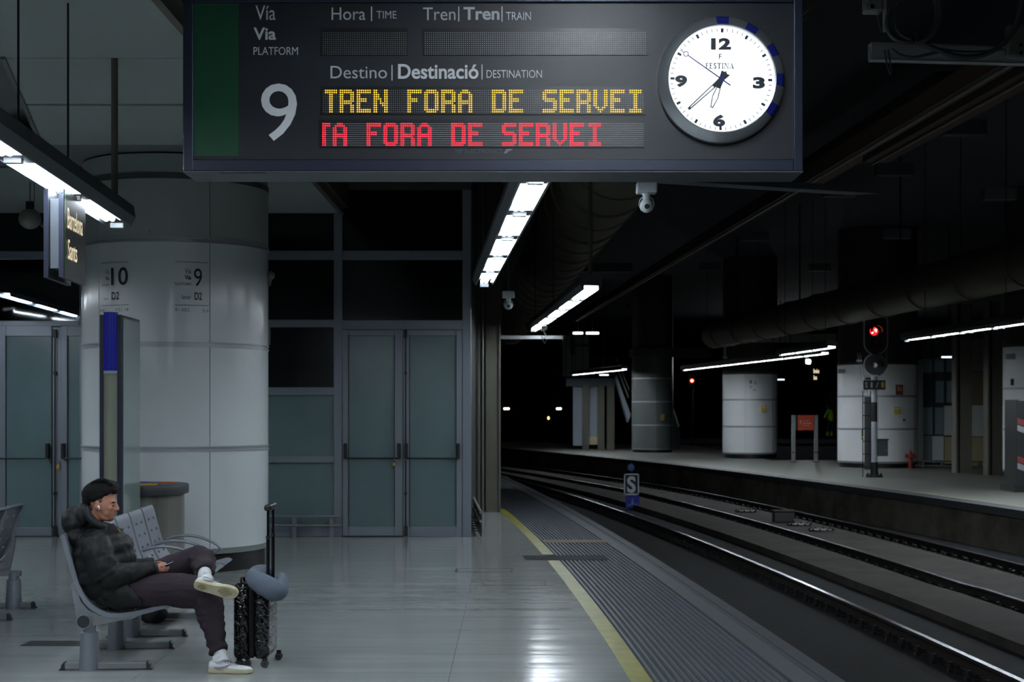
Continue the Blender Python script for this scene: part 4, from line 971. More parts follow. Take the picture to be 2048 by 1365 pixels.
for x0, x1, y0, y1 in ((1866,1868,690,870), (1889,1891.5,690,810), (1842,1845,690,932), (1842,1914,746,752), (1842,1914,808,812), (1842,1888,870,872)): pxbox(MB(), x0, x1, y0, y1, Yw, .1).build('mullion', mat('mullion', lin(60,68,74), .5), fw)
struct(pxbox(MB(), 1836, 1846, 720, 935, Yw-.3, .4).build('trim_1', M_steel))
for i, (x0, x1, yb, lb) in enumerate(((1917,1944,947,'brown grey steel pillar in front of the panelled wall, left of the two'), (1981,2004,951,'brown grey steel pillar in front of the panelled wall, right of the two'))):
    Yq = F*H/(yb-HY); t = thing('steel_pillar', P((x0+x1)/2, yb, Yq), lb, 'pillar'); A = P(x0-5, yb, Yq); B = P(x1, yb, Yq)
    MB().box(A.x, A.x+.05, Yq, Yq+.4, 0, 4.6).build('flange', M_pillar, t); MB().box(B.x-.04, B.x, Yq, Yq+.4, 0, 4.6).build('flange', M_pillar, t)
    MB().box(A.x+.12, B.x-.04, Yq+.03, Yq+.3, 0, 4.6).build('casing', M_pillar, t); MB().box(A.x+.05, A.x+.12, Yq+.15, Yq+.2, 0, 4.6).build('web', M_sigb, t)
br = thing('bumper_rail', P(1940, 930, Yw-.6), 'low tube rail along the foot of the panelled wall on the far platform', 'rail')
for yq in (922, 932): MB().cyl(P(1830, yq, Yw-.5), P(2050, yq+4, Yw-.7), .03, n=8).build('tube', M_steel, br, smooth=SM)
for k in range(6): a = P(1846+38*k, 924, Yw-.52); MB().box(a.x-.03, a.x+.03, a.y-.02, a.y+.02, 0, a.z).build('rail_post', M_steel, br)
# machine at the right edge
Yv = F*H/(985-822); vm = thing('kiosk', P(2050, 985, Yv), 'dark kiosk with slanted red and white stripes, cut by the right edge of the view', 'kiosk')
M_kd = mat('kiosk_dark', lin(30,31,34), .4)
A = P(2034, 985, Yv); z1 = H-(800-HY)/F*Yv
MB().box(A.x, A.x+1.2, Yv, Yv+.8, .12, z1).build('body', M_kd, vm, bevel=.02); MB().box(A.x-.07, A.x+1.3, Yv-.05, Yv+.85, 0, .15).build('base', M_black, vm)
def kz(y): return H-(y-HY)/F*Yv
for y0, c_ in ((836, lin(110,44,42)), (850, lin(130,132,138)), (912, lin(110,44,42)), (926, lin(120,124,130))):
    MB().prism([(A.x+.005,Yv-.006,kz(y0)), (A.x+.5,Yv-.006,kz(y0+18)), (A.x+.5,Yv-.006,kz(y0+30)), (A.x+.005,Yv-.006,kz(y0+12))], (0,.004,0)).build('stripe', mat('stripe_%d' % y0, c_, .5), vm)

# ---------------------------------------------------------------- things hanging over the tracks
def hp3(x, y, Y): return P(x, y, Y)
M_duct = mat('duct', lin(110,108,92), .55, metal=.2, nscale=1.5, namp=.15)
dt = thing('ventilation_duct', (1.25, 21.7, 5.0), 'large round ribbed ventilation duct running away above the bright strip light', 'duct')
def d1x(Y): return 1.25-(Y-21.7)*.0345-(Y-21.7)**2*.0*1
MB().rings([((d1x(Y), Y, 5.0), .66) for Y in rng(10.5, 60, 34)], 32).build('duct_tube', M_duct, dt, smooth=SM)
for k in range(30):
    Y = 10.7+k*1.6
    for dd in ((0, .12) if k % 2 == 0 else (0,)): MB().rings([((d1x(Y+dd), Y+dd-.02, 5.0), .685), ((d1x(Y+dd), Y+dd+.02, 5.0), .685)], 32).build('duct_ring', M_duct, dt, smooth=SM)
for Y in (20, 27, 34): MB().cyl((d1x(Y), Y, 5.6), (d1x(Y), Y, 7.2), .02, n=8).build('hanger', M_black, dt)
dt = thing('ventilation_duct', (7, 40, 4.2), 'long dark round duct above the far platform lights', 'duct')
def d2x(Y): return 10.2-.0587*(Y)-(.0009*(Y-26)**2 if Y > 26 else 0)
MB().rings([((d2x(Y), Y, 4.22), .44) for Y in rng(18, 50, 32)], 28).build('duct_tube', M_duct, dt, smooth=SM)
for k in range(12):
    Y = 20+k*2.6; MB().rings([((d2x(Y), Y-.03, 4.22), .47), ((d2x(Y), Y+.03, 4.22), .47)], 28).build('duct_ring', M_duct, dt, smooth=SM)
for Y in (24, 32, 40, 47): MB().cyl((d2x(Y), Y, 4.6), (d2x(Y), Y, 7.2), .02, n=8).build('hanger', M_black, dt)
t = thing('ventilation_box', P(1540, 680, 52), 'pale sheet metal duct section crossing above the middle far column', 'duct')
M_vb = mat('pale_sheet', lin(120,128,112), .5, nscale=4, namp=.2)
pxbox(MB(), 1490, 1600, 653, 683, 52, 1.0).build('box_body', M_vb, t)
for xq in (1496, 1520, 1545, 1560, 1580): pxbox(MB(), xq, xq+1.2, 652, 684, 51.9, .1).build('joint', M_dark, t)
MB().rings([(P(1462,672,51.5), .33), (P(1462,672,51.9), .36)], 28).build('round_collar', M_vb, t, smooth=SM)
MB().cyl(P(1450,685,51.5), P(1450,712,51.5), .03, n=8).build('drop_tube', M_mount, t); MB().ell(P(1450,715,51.5), .09, .09, .05, 12, 6).build('drop_head', M_mount, t, smooth=True)
o = pxbox(MB(), 1600, 1672, 668, 684, 53, 1).build('beam_section', M_vb); tag(o, 'pale sheet metal section right of the crossing duct, under the dark ceiling', 'duct')
# conduits and beams
def rod(p0, p1, r_, name, label, cat, m=M_alud, flat=False):
    t = MB(); 
    if flat: 
        a, b = Vector(p0), Vector(p1); d_ = (b-a).normalized(); s_ = Vector((d_.y,-d_.x,0)).normalized()*r_
        t.prism([a-s_, a+s_, a+s_+Vector((0,0,r_*2.4)), a-s_+Vector((0,0,r_*2.4))], b-a)
    else: t.cyl(p0, p1, r_, n=10)
    return tag(t.build(name, m, smooth=0 if flat else SM), label, cat)
def vpX(x0, y0, z, Y): X0 = (x0-848)/(822-y0)*(z-H); return (X0-.0587*Y, Y, z)
rod(vpX(1583,388,5.3,14), vpX(1583,388,5.3,60), .025, 'conduit', 'thin straight conduit catching light, running away over the near track', 'pipe', mat('conduit_grey', lin(160,156,148), .4, metal=.6))
rod(vpX(1583,388,5.42,14), vpX(1583,388,5.42,60), .1, 'cable_tray', 'brown cable tray beside the thin conduit over the near track', 'cable tray', mat('tray_brown', lin(96,78,68), .7), True)
rod(vpX(1752,325,6.0,16), vpX(1752,325,6.0,26), .22, 'steel_beam', 'thick brown beam slanting down from the upper right edge', 'beam', mat('beam_brown', lin(100,84,76), .7), True)
rod(vpX(1752,325,5.97,16), vpX(1752,325,5.97,26), .02, 'conduit', 'thin pale conduit under the thick brown beam at upper right', 'pipe', mat('conduit_grey', lin(160,156,148), .4, metal=.6))
rod(vpX(1712,318,6.2,22), vpX(1712,318,6.2,30), .2, 'steel_beam', 'second brown beam left of the thick one at upper right', 'beam', mat('beam_brown', lin(100,84,76), .7), True)
rod((.6, 40, 5.4), (3.2, 40, 5.4), .1, 'cross_beam', 'dim cross beam over the track right of the round duct', 'beam', M_alud, True)
M_lb = mat('lamp_box', lin(92,98,104), .6)
for i, (x, y, w_) in enumerate(((1790,338,72), (1930,255,80), (1510,473,52), (1420,533,43), (1795,468,52), (2000,388,63), (1640,535,34), (1680,382,60), (1270,610,30))):
    pm_ = 484/4.7 if False else (822-y)/4.7; Y = F/pm_; c = P(x, y, Y)
    o = MB().box(c.x-.35, c.x+.35, Y-.05, Y+.2, c.z-.12, c.z+.12).build('ceiling_box', M_lb)
    tag(o, ['pale grey ceiling box in the dark, below the two brown beams', 'pale grey ceiling box behind the thick brown beam at upper right', 'pale grey ceiling box right of the thin conduit, nearest to it', 'pale grey ceiling box just above the conduit, left of the nearest one', 'pale grey ceiling box above the far duct, middle of the three on the right',
         'pale grey ceiling box close to the right edge', 'small pale grey ceiling box low above the long far duct', 'dim ceiling box just right of the end of the support beam', 'smallest dim ceiling box, above the stairs platform'][i], 'ceiling box')
# bracket with coiled cables at the upper right
cb = thing('cable_bracket', P(1745, 100, 12), 'grey hollow arm with coiled cables and a small lamp at the upper right corner', 'bracket')
Yb = 12.0; M_br = mat('bracket_grey', lin(205,208,212), .5, metal=.1)
A = P(1743, 101, Yb); B = P(2060, 101, Yb+1.6); hh = 17/F*Yb
mb = MB(); a = Vector((A.x, Yb, A.z-hh)); d_ = Vector((B.x-A.x, .2, 0)); t_ = .012
for pts in ([(0,0),(.12,0),(.12,t_),(0,t_)], [(0,2*hh-t_),(.12,2*hh-t_),(.12,2*hh),(0,2*hh)], [(0,0),(t_,0),(t_,2*hh),(0,2*hh)], [(.12-t_,0),(.12,0),(.12,2*hh),(.12-t_,2*hh)]):
    mb.prism([a+Vector((0,y,z)) for y, z in pts], d_)
mb.build('hollow_arm', M_br, cb)
MB().box(P(1766,0,Yb).x, P(1772,0,Yb).x, Yb-.02, Yb+.01, P(0,64,Yb).z, P(0,64,Yb).z+2.6).build('upright', M_br, cb)
pxbox(MB(), 1731, 1766, -14, 22, Yb-.05, .13).build('lamp_body', mat('bracket_white', lin(172,174,165), .5), cb, bevel=.015)
for r_ in (9, 6): MB().disc(P(1735,3,Yb-.052), (0,-1,0), r_/F*Yb, 20, r_in=(r_-1.5)/F*Yb).build('lens_ring', M_steel, cb, fix=False)
MB().box(P(1738,0,Yb).x, P(1745,0,Yb).x, Yb-.06, Yb-.05, P(0,20,Yb).z, P(0,13,Yb).z).build('dark_port', M_black, cb)
MB().cyl(P(1755,23,Yb-.03), P(1755,30,Yb-.03), .02, .012, 12).build('gland', M_mount, cb); MB().cyl(P(1754,30,Yb-.03), P(1762,64,Yb-.03), .004, n=6).build('wire', M_steel, cb)
M_cab = mat('cable_grey', lin(110,112,120), .3, metal=.3)
def cable(pts, r_, Y, n=6): return MB().rings([(P(x, y, Y+(dz if True else 0)), r_) for x, y, dz in spline([(q[0], q[1], q[2] if len(q) > 2 else 0) for q in pts], n)], 8).build('cable', M_cab, cb, smooth=True)
cable([(1805,-4), (1784,14), (1774,42), (1780,68), (1800,82), (1832,85), (1858,74), (1874,52), (1880,20), (1876,-6)], .018, Yb-.15)
cable([(1812,-4), (1796,16), (1791,40), (1797,62), (1812,74), (1838,78), (1862,64), (1872,40), (1872,10), (1866,-6)], .016, Yb-.1)
cable([(1822,82), (1845,88), (1875,100), (1915,113), (1950,114), (1985,103), (2015,78), (2033,48), (2042,10), (2044,-6)], .024, Yb-.12)
cable([(1783,99), (1800,110), (1828,115), (1858,109), (1880,104)], .014, Yb-.12)
cable([(1769,100), (1772,120), (1777,138), (1781,148), (1782,136), (1779,118), (1776,100)], .008, Yb-.1)
cable([(1828,64,-.05), (1834,70,-.1), (1832,84,-.12), (1830,98,-.05)], .006, Yb-.05)
cable([(1880,98), (1930,104), (1990,101), (2040,96)], .01, Yb-.05)
pxbox(MB(), 2016, 2056, 48, 112, Yb-.12, .1).build('junction_box', mat('bracket_white2', lin(112,114,104), .5), cb, bevel=.02)
for yq in (90, 106): MB().disc(P(2042, yq, Yb-.122), (0,-1,0), 4/F*Yb, 14).build('knob', M_black, cb, fix=False)
for xq in (1852, 1930, 2000):
    pass

# ---------------------------------------------------------------- S board between the rails
Ys_ = F*(H+.79)/(1019-822); sx = thing('track_sign', P(1264, 1019, Ys_), 'S stop board over a blue plate standing between the tracks', 'sign')
M_bluep = mat('plate_blue', lin(34,46,150), .5); M_sw = mat('sign_white', lin(190,200,210), .5)
pxbox(MB(), 1248, 1278, 948, 991, Ys_, .03).build('board', M_sigb, sx)
mb = MB()
for a in ((1248,1278,948,950.5), (1248,1278,988,991), (1248,1250.5,948,991), (1275.5,1278,948,991)): pxbox(mb, *a, Ys_-.006, .006)
mb.build('border', M_sw, sx); text_px(MB(), 'S', 1254, 1271.5, 953, 986.5, Ys_-.004, .035).build('lettering', M_sw, sx, fix=False)
pxbox(MB(), 1251.5, 1279, 992.5, 1018, Ys_, .02).build('blue_plate', M_bluep, sx)
mb = MB(); mb.disc(P(1265,999.5,Ys_-.004), (0,-1,0), 1.6/F*Ys_, 10); mb.add([P(1262.5,1008,Ys_-.004), P(1267.5,1008,Ys_-.004), P(1266,1001.5,Ys_-.004), P(1264,1001.5,Ys_-.004)], [range(4)])
text_px(mb, 'ACCES', 1255, 1276, 1008.5, 1013, Ys_-.004, .02); mb.build('pictogram', mat('pict', lin(120,130,180), .5), sx, fix=False)
MB().cyl(P(1262,935.5,Ys_+.02), P(1262,935.5,Ys_+.0), 7.2/F*Ys_, n=24).build('round_plate', mat('plate_blue2', lin(50,84,140), .5), sx, smooth=SM)
MB().add([P(1258,940,Ys_-.003), P(1262,930,Ys_-.003), P(1266,940,Ys_-.003), P(1262,934,Ys_-.003)], [(0,1,3), (1,2,3)]).build('round_symbol', mat('pict3', lin(90,120,160), .5), sx, fix=False)
c = P(1263, 1019, Ys_+.05); MB().cyl((c.x, c.y, -.79), (c.x, c.y, P(0,927,Ys_).z), .018, n=8).build('post', M_sigb, sx)

# ---------------------------------------------------------------- far structures at the end of the platform
Yc = 66.0; 
t = thing('stair_landing', P(1180, 900, Yc), 'raised stair landing with grey box and railing on pillars, far in the dark', 'staircase')
def q(x0, x1, y0, y1, m, nm, off=0, d=.3): return pxbox(MB(), x0, x1, y0, y1, Yc+off, d).build(nm, m, t)
M_fc = mat('far_concrete', lin(84,90,96), .7); M_fg = mat('far_grey', lin(120,126,124), .7)
q(1132, 1230, 757, 773, M_fc, 'landing_beam', 0, 1.5)
q(1146, 1165, 773, 892, mat('far_white', lin(150,160,172), .6), 'white_wall', .3, .3); q(1178, 1195, 773, 874, mat('far_white', lin(150,160,172), .6), 'white_wall', .3, .3); q(1178, 1195, 874, 890, M_pb, 'beige_base', .3, .3)
for x0, x1 in ((1165,1178), (1195.5,1209), (1214,1229)): q(x0, x1, 773, 902, M_pillar, 'pillar', 0, .3)
q(1125, 1145, 671, 754, M_fg, 'grey_box', .5, .5); q(1146, 1178, 671, 754, M_fg, 'grey_box', .3, .5)
for xq in (1132, 1151, 1165): q(xq, xq+1, 676, 754, M_dark, 'box_joint', .25, .05)
q(1141, 1149, 675, 708, M_dark, 'dark_bracket', .2, .1); q(1146, 1178, 690, 693, M_dark, 'dark_bracket', .2, .1)
mb = MB()
for yq in (717, 731, 745): pxbox(mb, 1180, 1232, yq, yq+1.2, Yc, .05)
mb.build('railing_rails', M_alud, t)
for xq in (1187, 1204, 1221, 1231): q(xq, xq+1.4, 717, 757, M_alud, 'railing_post', 0, .05)
def sprism(pts, m, nm, d=.1): MB().prism([P(x, y, Yc-1.0) for x, y in pts], (0,d,0)).build(nm, m, t)
sprism([(1231,758), (1233,750), (1262,830), (1256,846)], mat('far_side', lin(140,150,160), .5), 'stair_side', .9)
sprism([(1232,718), (1234,716), (1259,778), (1258,782)], M_steel, 'stair_handrail'); sprism([(1234,737), (1235.5,735), (1258,795), (1256.5,797)], M_steel, 'stair_handrail')
sprism([(1346,832), (1348,829), (1361,868), (1360,908), (1346,908)], M_dark, 'stair_lower_side', .9); sprism([(1346,820), (1348,818), (1358.5,852), (1357,856)], M_steel, 'stair_handrail')
M_lampw = mat('far_lamp', (1,.98,.95), emit=5)
for i, (x0, x1, y0, y1, Yq, m_, lb) in enumerate(((1146,1166,664.5,669,62,M_lampw,'bright short lamp above the far landing, left of the pair'), (1172,1198,664.5,669,62,M_lampw,'bright short lamp above the far landing, right of the pair'),
    (1007,1019,816,820,110,mat('tunnel_lamp', (1,.88,.68), emit=5),'warm white tunnel lamp left, just beside the steel pillar'), (1112.5,1123,816,820,110,mat('tunnel_lamp', (1,.88,.68), emit=5),'warm white tunnel lamp, right of the tunnel pair'),
    (1095,1099,833.5,840,105,mat('amber_lamp', (1,.6,.2), emit=3.5),'small amber light between and below the tunnel lamps'), (1199,1217,749.5,751.5,63,M_lampw,'thin short lamp under the landing railing'), (1883,1914,713,716.5,44.6,mat('window_reflection_glow', (.8,.9,1), emit=2),'thin white glowing bar imitating a reflection in the panelled wall windows'), (1554,1569,758.5,761,75,mat('window_reflection_glow', (.8,.9,1), emit=2),'thin white lamp right of the middle far column'))):  # bar at the panelled wall imitates a light reflected in its windows
    t = thing('tunnel_lamp', P((x0+x1)/2, y1, Yq), lb, 'lamp'); k = Yq/F  # the bar at the panelled wall stands in for a window reflection
    c = P((x0+x1)/2, (y0+y1)/2, Yq); hw = (x1-x0)/2*k; hh = (y1-y0)/2*k
    MB().rings([(c+Vector((-hw,0,0)), hh*.5), (c+Vector((-hw+hh*.5,0,0)), hh), (c+Vector((hw-hh*.5,0,0)), hh), (c+Vector((hw,0,0)), hh*.5)], 12).build('lit_tube', m_, t, smooth=SM)
    MB().box(c.x-hw, c.x+hw, Yq+hh*.6, Yq+hh*2.5, c.z-hh, c.z+hh).build('fixture', M_black, t); MB().cyl((c.x, Yq+hh*1.5, c.z+hh), (c.x, Yq+hh*1.5, 7.2), .02, n=6).build('hanger', M_black, t)
t = thing('railway_signal', P(1384, 762, 72), 'small distant red signal lamp between the dim column and the middle column', 'signal')
MB().disc(P(1384,762,72), (0,-1,0), 4.0/F*72, 20).build('red_lens', mat('far_red', (1,.05,.02), emit=3), t, fix=False); MB().disc(P(1384,762,71.9), (0,-1,0), 2.4/F*72, 16).build('lens_core', mat('far_red2', (1,.6,.4), emit=5), t, fix=False)
pxbox(MB(), 1377, 1391, 750, 778, 72.05, .1).build('head_board', M_sigb, t); c = P(1384, 778, 72.1); MB().cyl((c.x,c.y,-1.3), (c.x,c.y,c.z), .06, n=8).build('mast', M_sigb, t)
# floodlight, far name board, worker, cone, wall
t = thing('floodlight', P(1617, 724, 84), 'very bright white floodlight above the worker', 'lamp'); c = P(1617, 724, 84)
MB().ell(c, .12, .08, .12, 16, 10).build('bulb', mat('flood_glow', (.9,.97,1), emit=500), t, smooth=True); MB().box(c.x-.15, c.x+.15, c.y+.08, c.y+.25, c.z-.12, c.z+.15).build('lamp_case', M_black, t); MB().cyl((c.x,c.y+.2,c.z+.15), (c.x,c.y+.2,7.2), .03, n=6).build('hanger', M_black, t)
t = thing('station_name_board', P(1633, 762, 82), 'distant black name board with lit yellowish letters under the floodlight', 'sign')
pxbox(MB(), 1622, 1642, 730, 768, 82, .1).build('board', M_board, t); mb = MB(); text_px(mb, 'Barcelona', 1627, 1638.5, 738, 747, 81.98, .03); text_px(mb, 'Sants', 1627, 1634, 751, 760, 81.98, .03); mb.build('lettering', M_lit, t, fix=False)
c = P(1632, 730, 82.03); MB().cyl(c, (c.x,c.y,7.2), .03, n=6).build('hanger', M_black, t)
pxbox(MB(), 1619, 1622, 730, 760, 81.9, .3).build('light_box', mat('lb2', lin(170,180,190), .5), t)
struct(pxbox(MB(), 1652, 1700, 783, 882, 96, .3).build('wall_beyond', mat('wall_beyond', lin(110,112,100), .7)))
o = MB(); Yk = 90.0; kk = Yk/F; kc = P(1668.5, 878, Yk); t = thing('traffic_cone', (kc.x, Yk, 0.0), 'orange traffic cone beside the worker in the yellow jacket', 'cone')
MB().cyl((kc.x,Yk,.01), (kc.x,Yk,.86), .15, .03, 14).build('cone_body', mat('cone_orange', lin(200,70,30), .5), t, smooth=SM); MB().box(kc.x-.18, kc.x+.18, Yk-.18, Yk+.18, 0.01, .04).build('cone_base', M_black, t)
# ---------------------------------------------------------------- benches
M_bench = mat('bench_metal', lin(132,138,148), .38, metal=.45, nscale=40, namp=.05)
M_benchd = mat('bench_cast', lin(118,122,126), .5, metal=.2)
M_capd = mat('bench_cap', lin(34,38,44), .6)
S0 = 306.7
PROF = [(118,1076),(124,1070),(130,1079),(138,1108),(147,1140),(156,1170),(168,1194),(184,1213),(206,1226),(230,1230),(260,1227),(290,1221),(315,1214),(329,1212),(337,1217)]
def bench(ox, oy, slope, facing, nseat, sw, arms, peds, label, pu=0):
    t = thing('bench', (ox, oy, 0), label, 'bench')
    A = Vector((-slope, 1, 0)).normalized(); B = Vector((A.y, -A.x, 0))*facing; O = Vector((ox, oy, 0))
    def L(u, a, z): return O+A*a+B*u+Vector((0, 0, z))
    prof = spline([((x-175)/S0, H-(y-HY)/S0) for x, y in PROF], 4)
    # resample evenly
    ln = [0]
    for i in range(1, len(prof)): ln.append(ln[-1]+math.dist(prof[i], prof[i-1]))
    NS = 56; rs = []
    for k in range(NS+1):
        s = ln[-1]*k/NS; i = max(j for j in range(len(ln)) if ln[j] <= s+1e-9); i = min(i, len(prof)-2)
        f = (s-ln[i])/max(1e-9, ln[i+1]-ln[i]); rs.append(tuple(prof[i][q]*(1-f)+prof[i+1][q]*f for q in (0, 1)))
    cw = [.0, .09, .15, .35, .41, 1.0]; cw = [0, .2, .34, .66, .80, 1.0]
    proto = None
    for k in range(nseat):
        a0 = k*sw+.028; W_ = sw-.056
        if proto is None:
            mb = MB(); vs = [L(u, a0+W_*c_, z) for u, z in rs for c_ in cw]; fs = []; m_ = len(cw)
            for i in range(NS):
                for j in range(m_-1):
                    if j in (1, 3) and 5 < i < 51 and (i % 5) == 2: continue
                    fs.append([i*m_+j, i*m_+j+1, (i+1)*m_+j+1, (i+1)*m_+j])
            mb.add(vs, fs)
            proto = mb.build('seat_shell', M_bench, t, solid=.007, smooth=SM)
            fls = []
            for e in (a0, a0+W_):
                mb = MB(); vs = []
                for i, (u, z) in enumerate(rs):
                    p, q = rs[max(0, i-1)], rs[min(NS, i+1)]; du, dz = q[0]-p[0], q[1]-p[1]; l = math.hypot(du, dz); n_ = (dz/l, -du/l)
                    u2, z2 = u+n_[0]*.028, z+n_[1]*.028
                    vs += [L(u, e-.004, z), L(u, e+.004, z), L(u2, e+.004, z2), L(u2, e-.004, z2)]
                mb.add(vs, [[4*i+j, 4*i+4+j, 4*i+4+(j+1) % 4, 4*i+(j+1) % 4] for i in range(NS) for j in range(4)])
                fls.append(mb.build('seat_flange', M_bench, t))
        else:
            shared('seat_shell', proto, O+A*(k*sw), t); [shared('seat_flange', q_, O+A*(k*sw), t) for q_ in fls]
    MB().cyl(L(-.02, -.012, .327), L(-.02, nseat*sw+.01, .327), .045, n=24).build('beam', M_bench, t, smooth=SM)
    c = L(-.02, -.014, .327); mb = MB().cyl(c, c-A*.012, .047, n=24).build('beam_end', M_bench, t, smooth=SM)
    MB().cyl(c-A*.012, c-A*.016, .041, n=24).build('end_cap', M_capd, t, smooth=SM)
    brp = [((x-175)/S0, H-(y-HY)/S0) for x, y in [(140,1170),(146,1162),(152,1180),(160,1205),(174,1222),(200,1234),(230,1236),(262,1232),(282,1227),(285,1231),(262,1240),(225,1246),(195,1252),(160,1256),(152,1240)]]
    for s in [0.03]+[sw*i for i in range(1, nseat)]+[nseat*sw-.05]:
        MB().prism([L(u, s, z) for u, z in brp], A*.035).build('bracket', M_benchd, t)
    for s in peds:
        c = L(pu, s, 0)
        MB().rings([(c, .066), (c+Vector((0,0,.02)), .068), (c+Vector((0,0,.17)), .061), (c+Vector((0,0,.245)), .057), (c+Vector((0,0,.25)), .05)], 24).build('pedestal', M_bench, t, smooth=SM)
        MB().cyl(c+Vector((0,0,.24)), c+Vector((0,0,.31)), .042, n=20).build('pedestal_neck', M_benchd, t, smooth=SM)
        MB().obox(L(.11+pu, s, .028), B*.27, A*.028, Vector((0,0,.022))).build('foot_bar', M_benchd, t, bevel=.006)
        for e, sg_ in ((.385+pu, 1), (-.165+pu, -1)):
            MB().prism([L(e-sg_*.012, s-.03, .0), L(e+sg_*.03, s-.03, .0), L(e+sg_*.012, s-.03, .02), L(e+sg_*.012, s-.03, .035), L(e-sg_*.004, s-.03, .055), L(e-sg_*.012, s-.03, .055)], A*.06).build('foot_cap', M_capd, t)
    if pu:
        for s in peds: MB().obox(L(pu/2-.01, s, .3), B*(abs(pu)/2+.05), A*.03, Vector((0,0,.022))).build('cross_arm', M_benchd, t)
    for s in arms:
        pts = [L(-.02, s, .60), L(.06, s, .625), L(.16, s, .632), L(.27, s, .615), L(.37, s, .575), L(.44, s, .53), L(.445, s, .505)]
        mb = MB(); P2 = [Vector(q) for q in spline([tuple(p) for p in pts], 4)]; mb.rings([(p, (.018, .012)) for p in P2], 12, ref=A)
        mb.build('armrest', M_bench, t, smooth=True)
        MB().rings([(L(.435,s,.52), .012), (L(.36,s,.46), .012), (L(.25,s,.41), .012)], 10).build('arm_strut', M_benchd, t, smooth=SM)
    return t
bench(-2.768, 9.78, .0555, 1, 6, .53, [1.06+.93, 1.06+1.46, 3.05], [.06, .92, 1.5, 2.45], 'grey perforated metal bench where the man in the black jacket sits')
bench(-4.29, 9.9, .0555, -1, 6, .55, [], [.3, 2.25, 3.0], 'grey perforated metal bench at the left edge, seen from behind', -.17)

# ---------------------------------------------------------------- the seated man
def pch(pts):                                # pixel chain -> (point, radius in metres); radius given in pixels at 303 px/m
    out = []
    for x, y, Y, r in pts: out.append((P(x, y, Y), (r[0]/303, r[1]/303) if isinstance(r, tuple) else r/303))
    return out
def dense(ch, n=5):
    flat = [(*p, *(r if isinstance(r, tuple) else (r, r))) for p, r in ch]
    return [(Vector(q[:3]), (q[3], q[4])) for q in spline(flat, n)]
def chain(mb, pts, n=14, k=5, ref=None, scal=None):
    d = dense(pch(pts), k)
    if scal:
        s = 0; out = []
        for i, (p, r) in enumerate(d):
            if i: s += (p-d[i-1][0]).length
            f = 1-scal[1]+scal[1]*math.sqrt(abs(math.sin(PI*(s/scal[0]+scal[2]))))
            out.append((p, (r[0]*f, r[1]*f)))
        d = out
    p0, r0 = d[0]; p1, r1 = d[-1]
    return mb.rings(d, n, ref=ref)
def ball(mb, x, y, Y, rx, ry, rz, rot=None): return mb.ell(P(x, y, Y), rx/303, ry/303, rz/303, 18, 12, rot)
YM = 10.0
M_skin = mat('skin', lin(176,122,100), .5, nscale=8, namp=.05)
M_jack = mat('black_quilted_nylon', lin(9,11,13), .6, spec=.35, bump=.25, bscale=22)
M_trou = mat('plum_jersey', lin(36,25,34), .9, bump=.3, bscale=14)
M_hair = mat('dark_hair', lin(11,9,10), .8, spec=.25, bump=.6, bscale=60, stretch=(1,1,3))
M_shoe = mat('white_leather', lin(208,212,216), .45); M_sole = mat('cream_sole', lin(186,180,150), .7, nscale=12, namp=.12); M_mark = mat('shoe_grey', lin(128,126,128), .55); M_sock = mat('white_sock', lin(200,204,208), .9)
body = MB()
Rt = Matrix.Rotation(math.radians(14), 3, 'Y')
ball(body, 200, 993, YM, 30, 23, 30); ball(body, 208, 1008, YM, 25, 21, 28, Rt); ball(body, 214, 1020, YM, 18, 17, 20, Rt)
chain(body, [(194,1022,YM-.035,9), (206,1034,YM-.02,8), (220,1038,YM,7)], 10); chain(body, [(194,1022,YM+.035,9), (206,1034,YM+.02,8), (220,1038,YM,7)], 10)
ball(body, 221, 1038, YM, 7, 9, 6); ball(body, 228, 1004, YM, 5, 15, 4)
chain(body, [(229,1003,YM,2.5), (232,1010,YM,3.2), (235.5,1018.5,YM,3.6), (232,1020.5,YM,3.2)], 10); ball(body, 231, 1020, YM-.014, 3, 2.4, 2.2); ball(body, 231, 1020, YM+.014, 3, 2.4, 2.2)
ball(body, 226.5, 1028, YM, 3.4, 7, 2.0, Rt); ball(body, 225.5, 1032, YM, 3.2, 6.5, 2.2, Rt)
ball(body, 217, 1016, YM-.045, 9, 4, 7); ball(body, 217, 1016, YM+.045, 9, 4, 7)
for sg_ in (-1, 1): ball(body, 194, 1012, YM+sg_*.077, 5.4, 2.6, 9, Rt); ball(body, 194.5, 1004.8, YM+sg_*.08, 4.6, 2.2, 3.2); ball(body, 195.5, 1019, YM+sg_*.076, 3, 2, 3.4)
chain(body, [(196,1014,YM,17), (190,1035,YM,17), (184,1062,YM,19), (188,1085,YM,(24,40)), (196,1120,YM,(34,46)), (206,1160,YM,(34,44)), (222,1192,YM,(32,46))], 20, ref=(1,0,0))
RS = YM-.18; LS = YM+.18
chain(body, [(188,1082,RS,17), (205,1125,RS-.03,15), (218,1160,RS-.02,13), (262,1150,RS+.0,11), (300,1140,RS+.04,8.5), (310,1138,RS+.06,8)], 12)
chain(body, [(190,1082,LS,17), (215,1120,LS+.03,14), (240,1150,LS+.02,12), (275,1142,LS-.05,10), (308,1132,YM+.07,8)], 12)
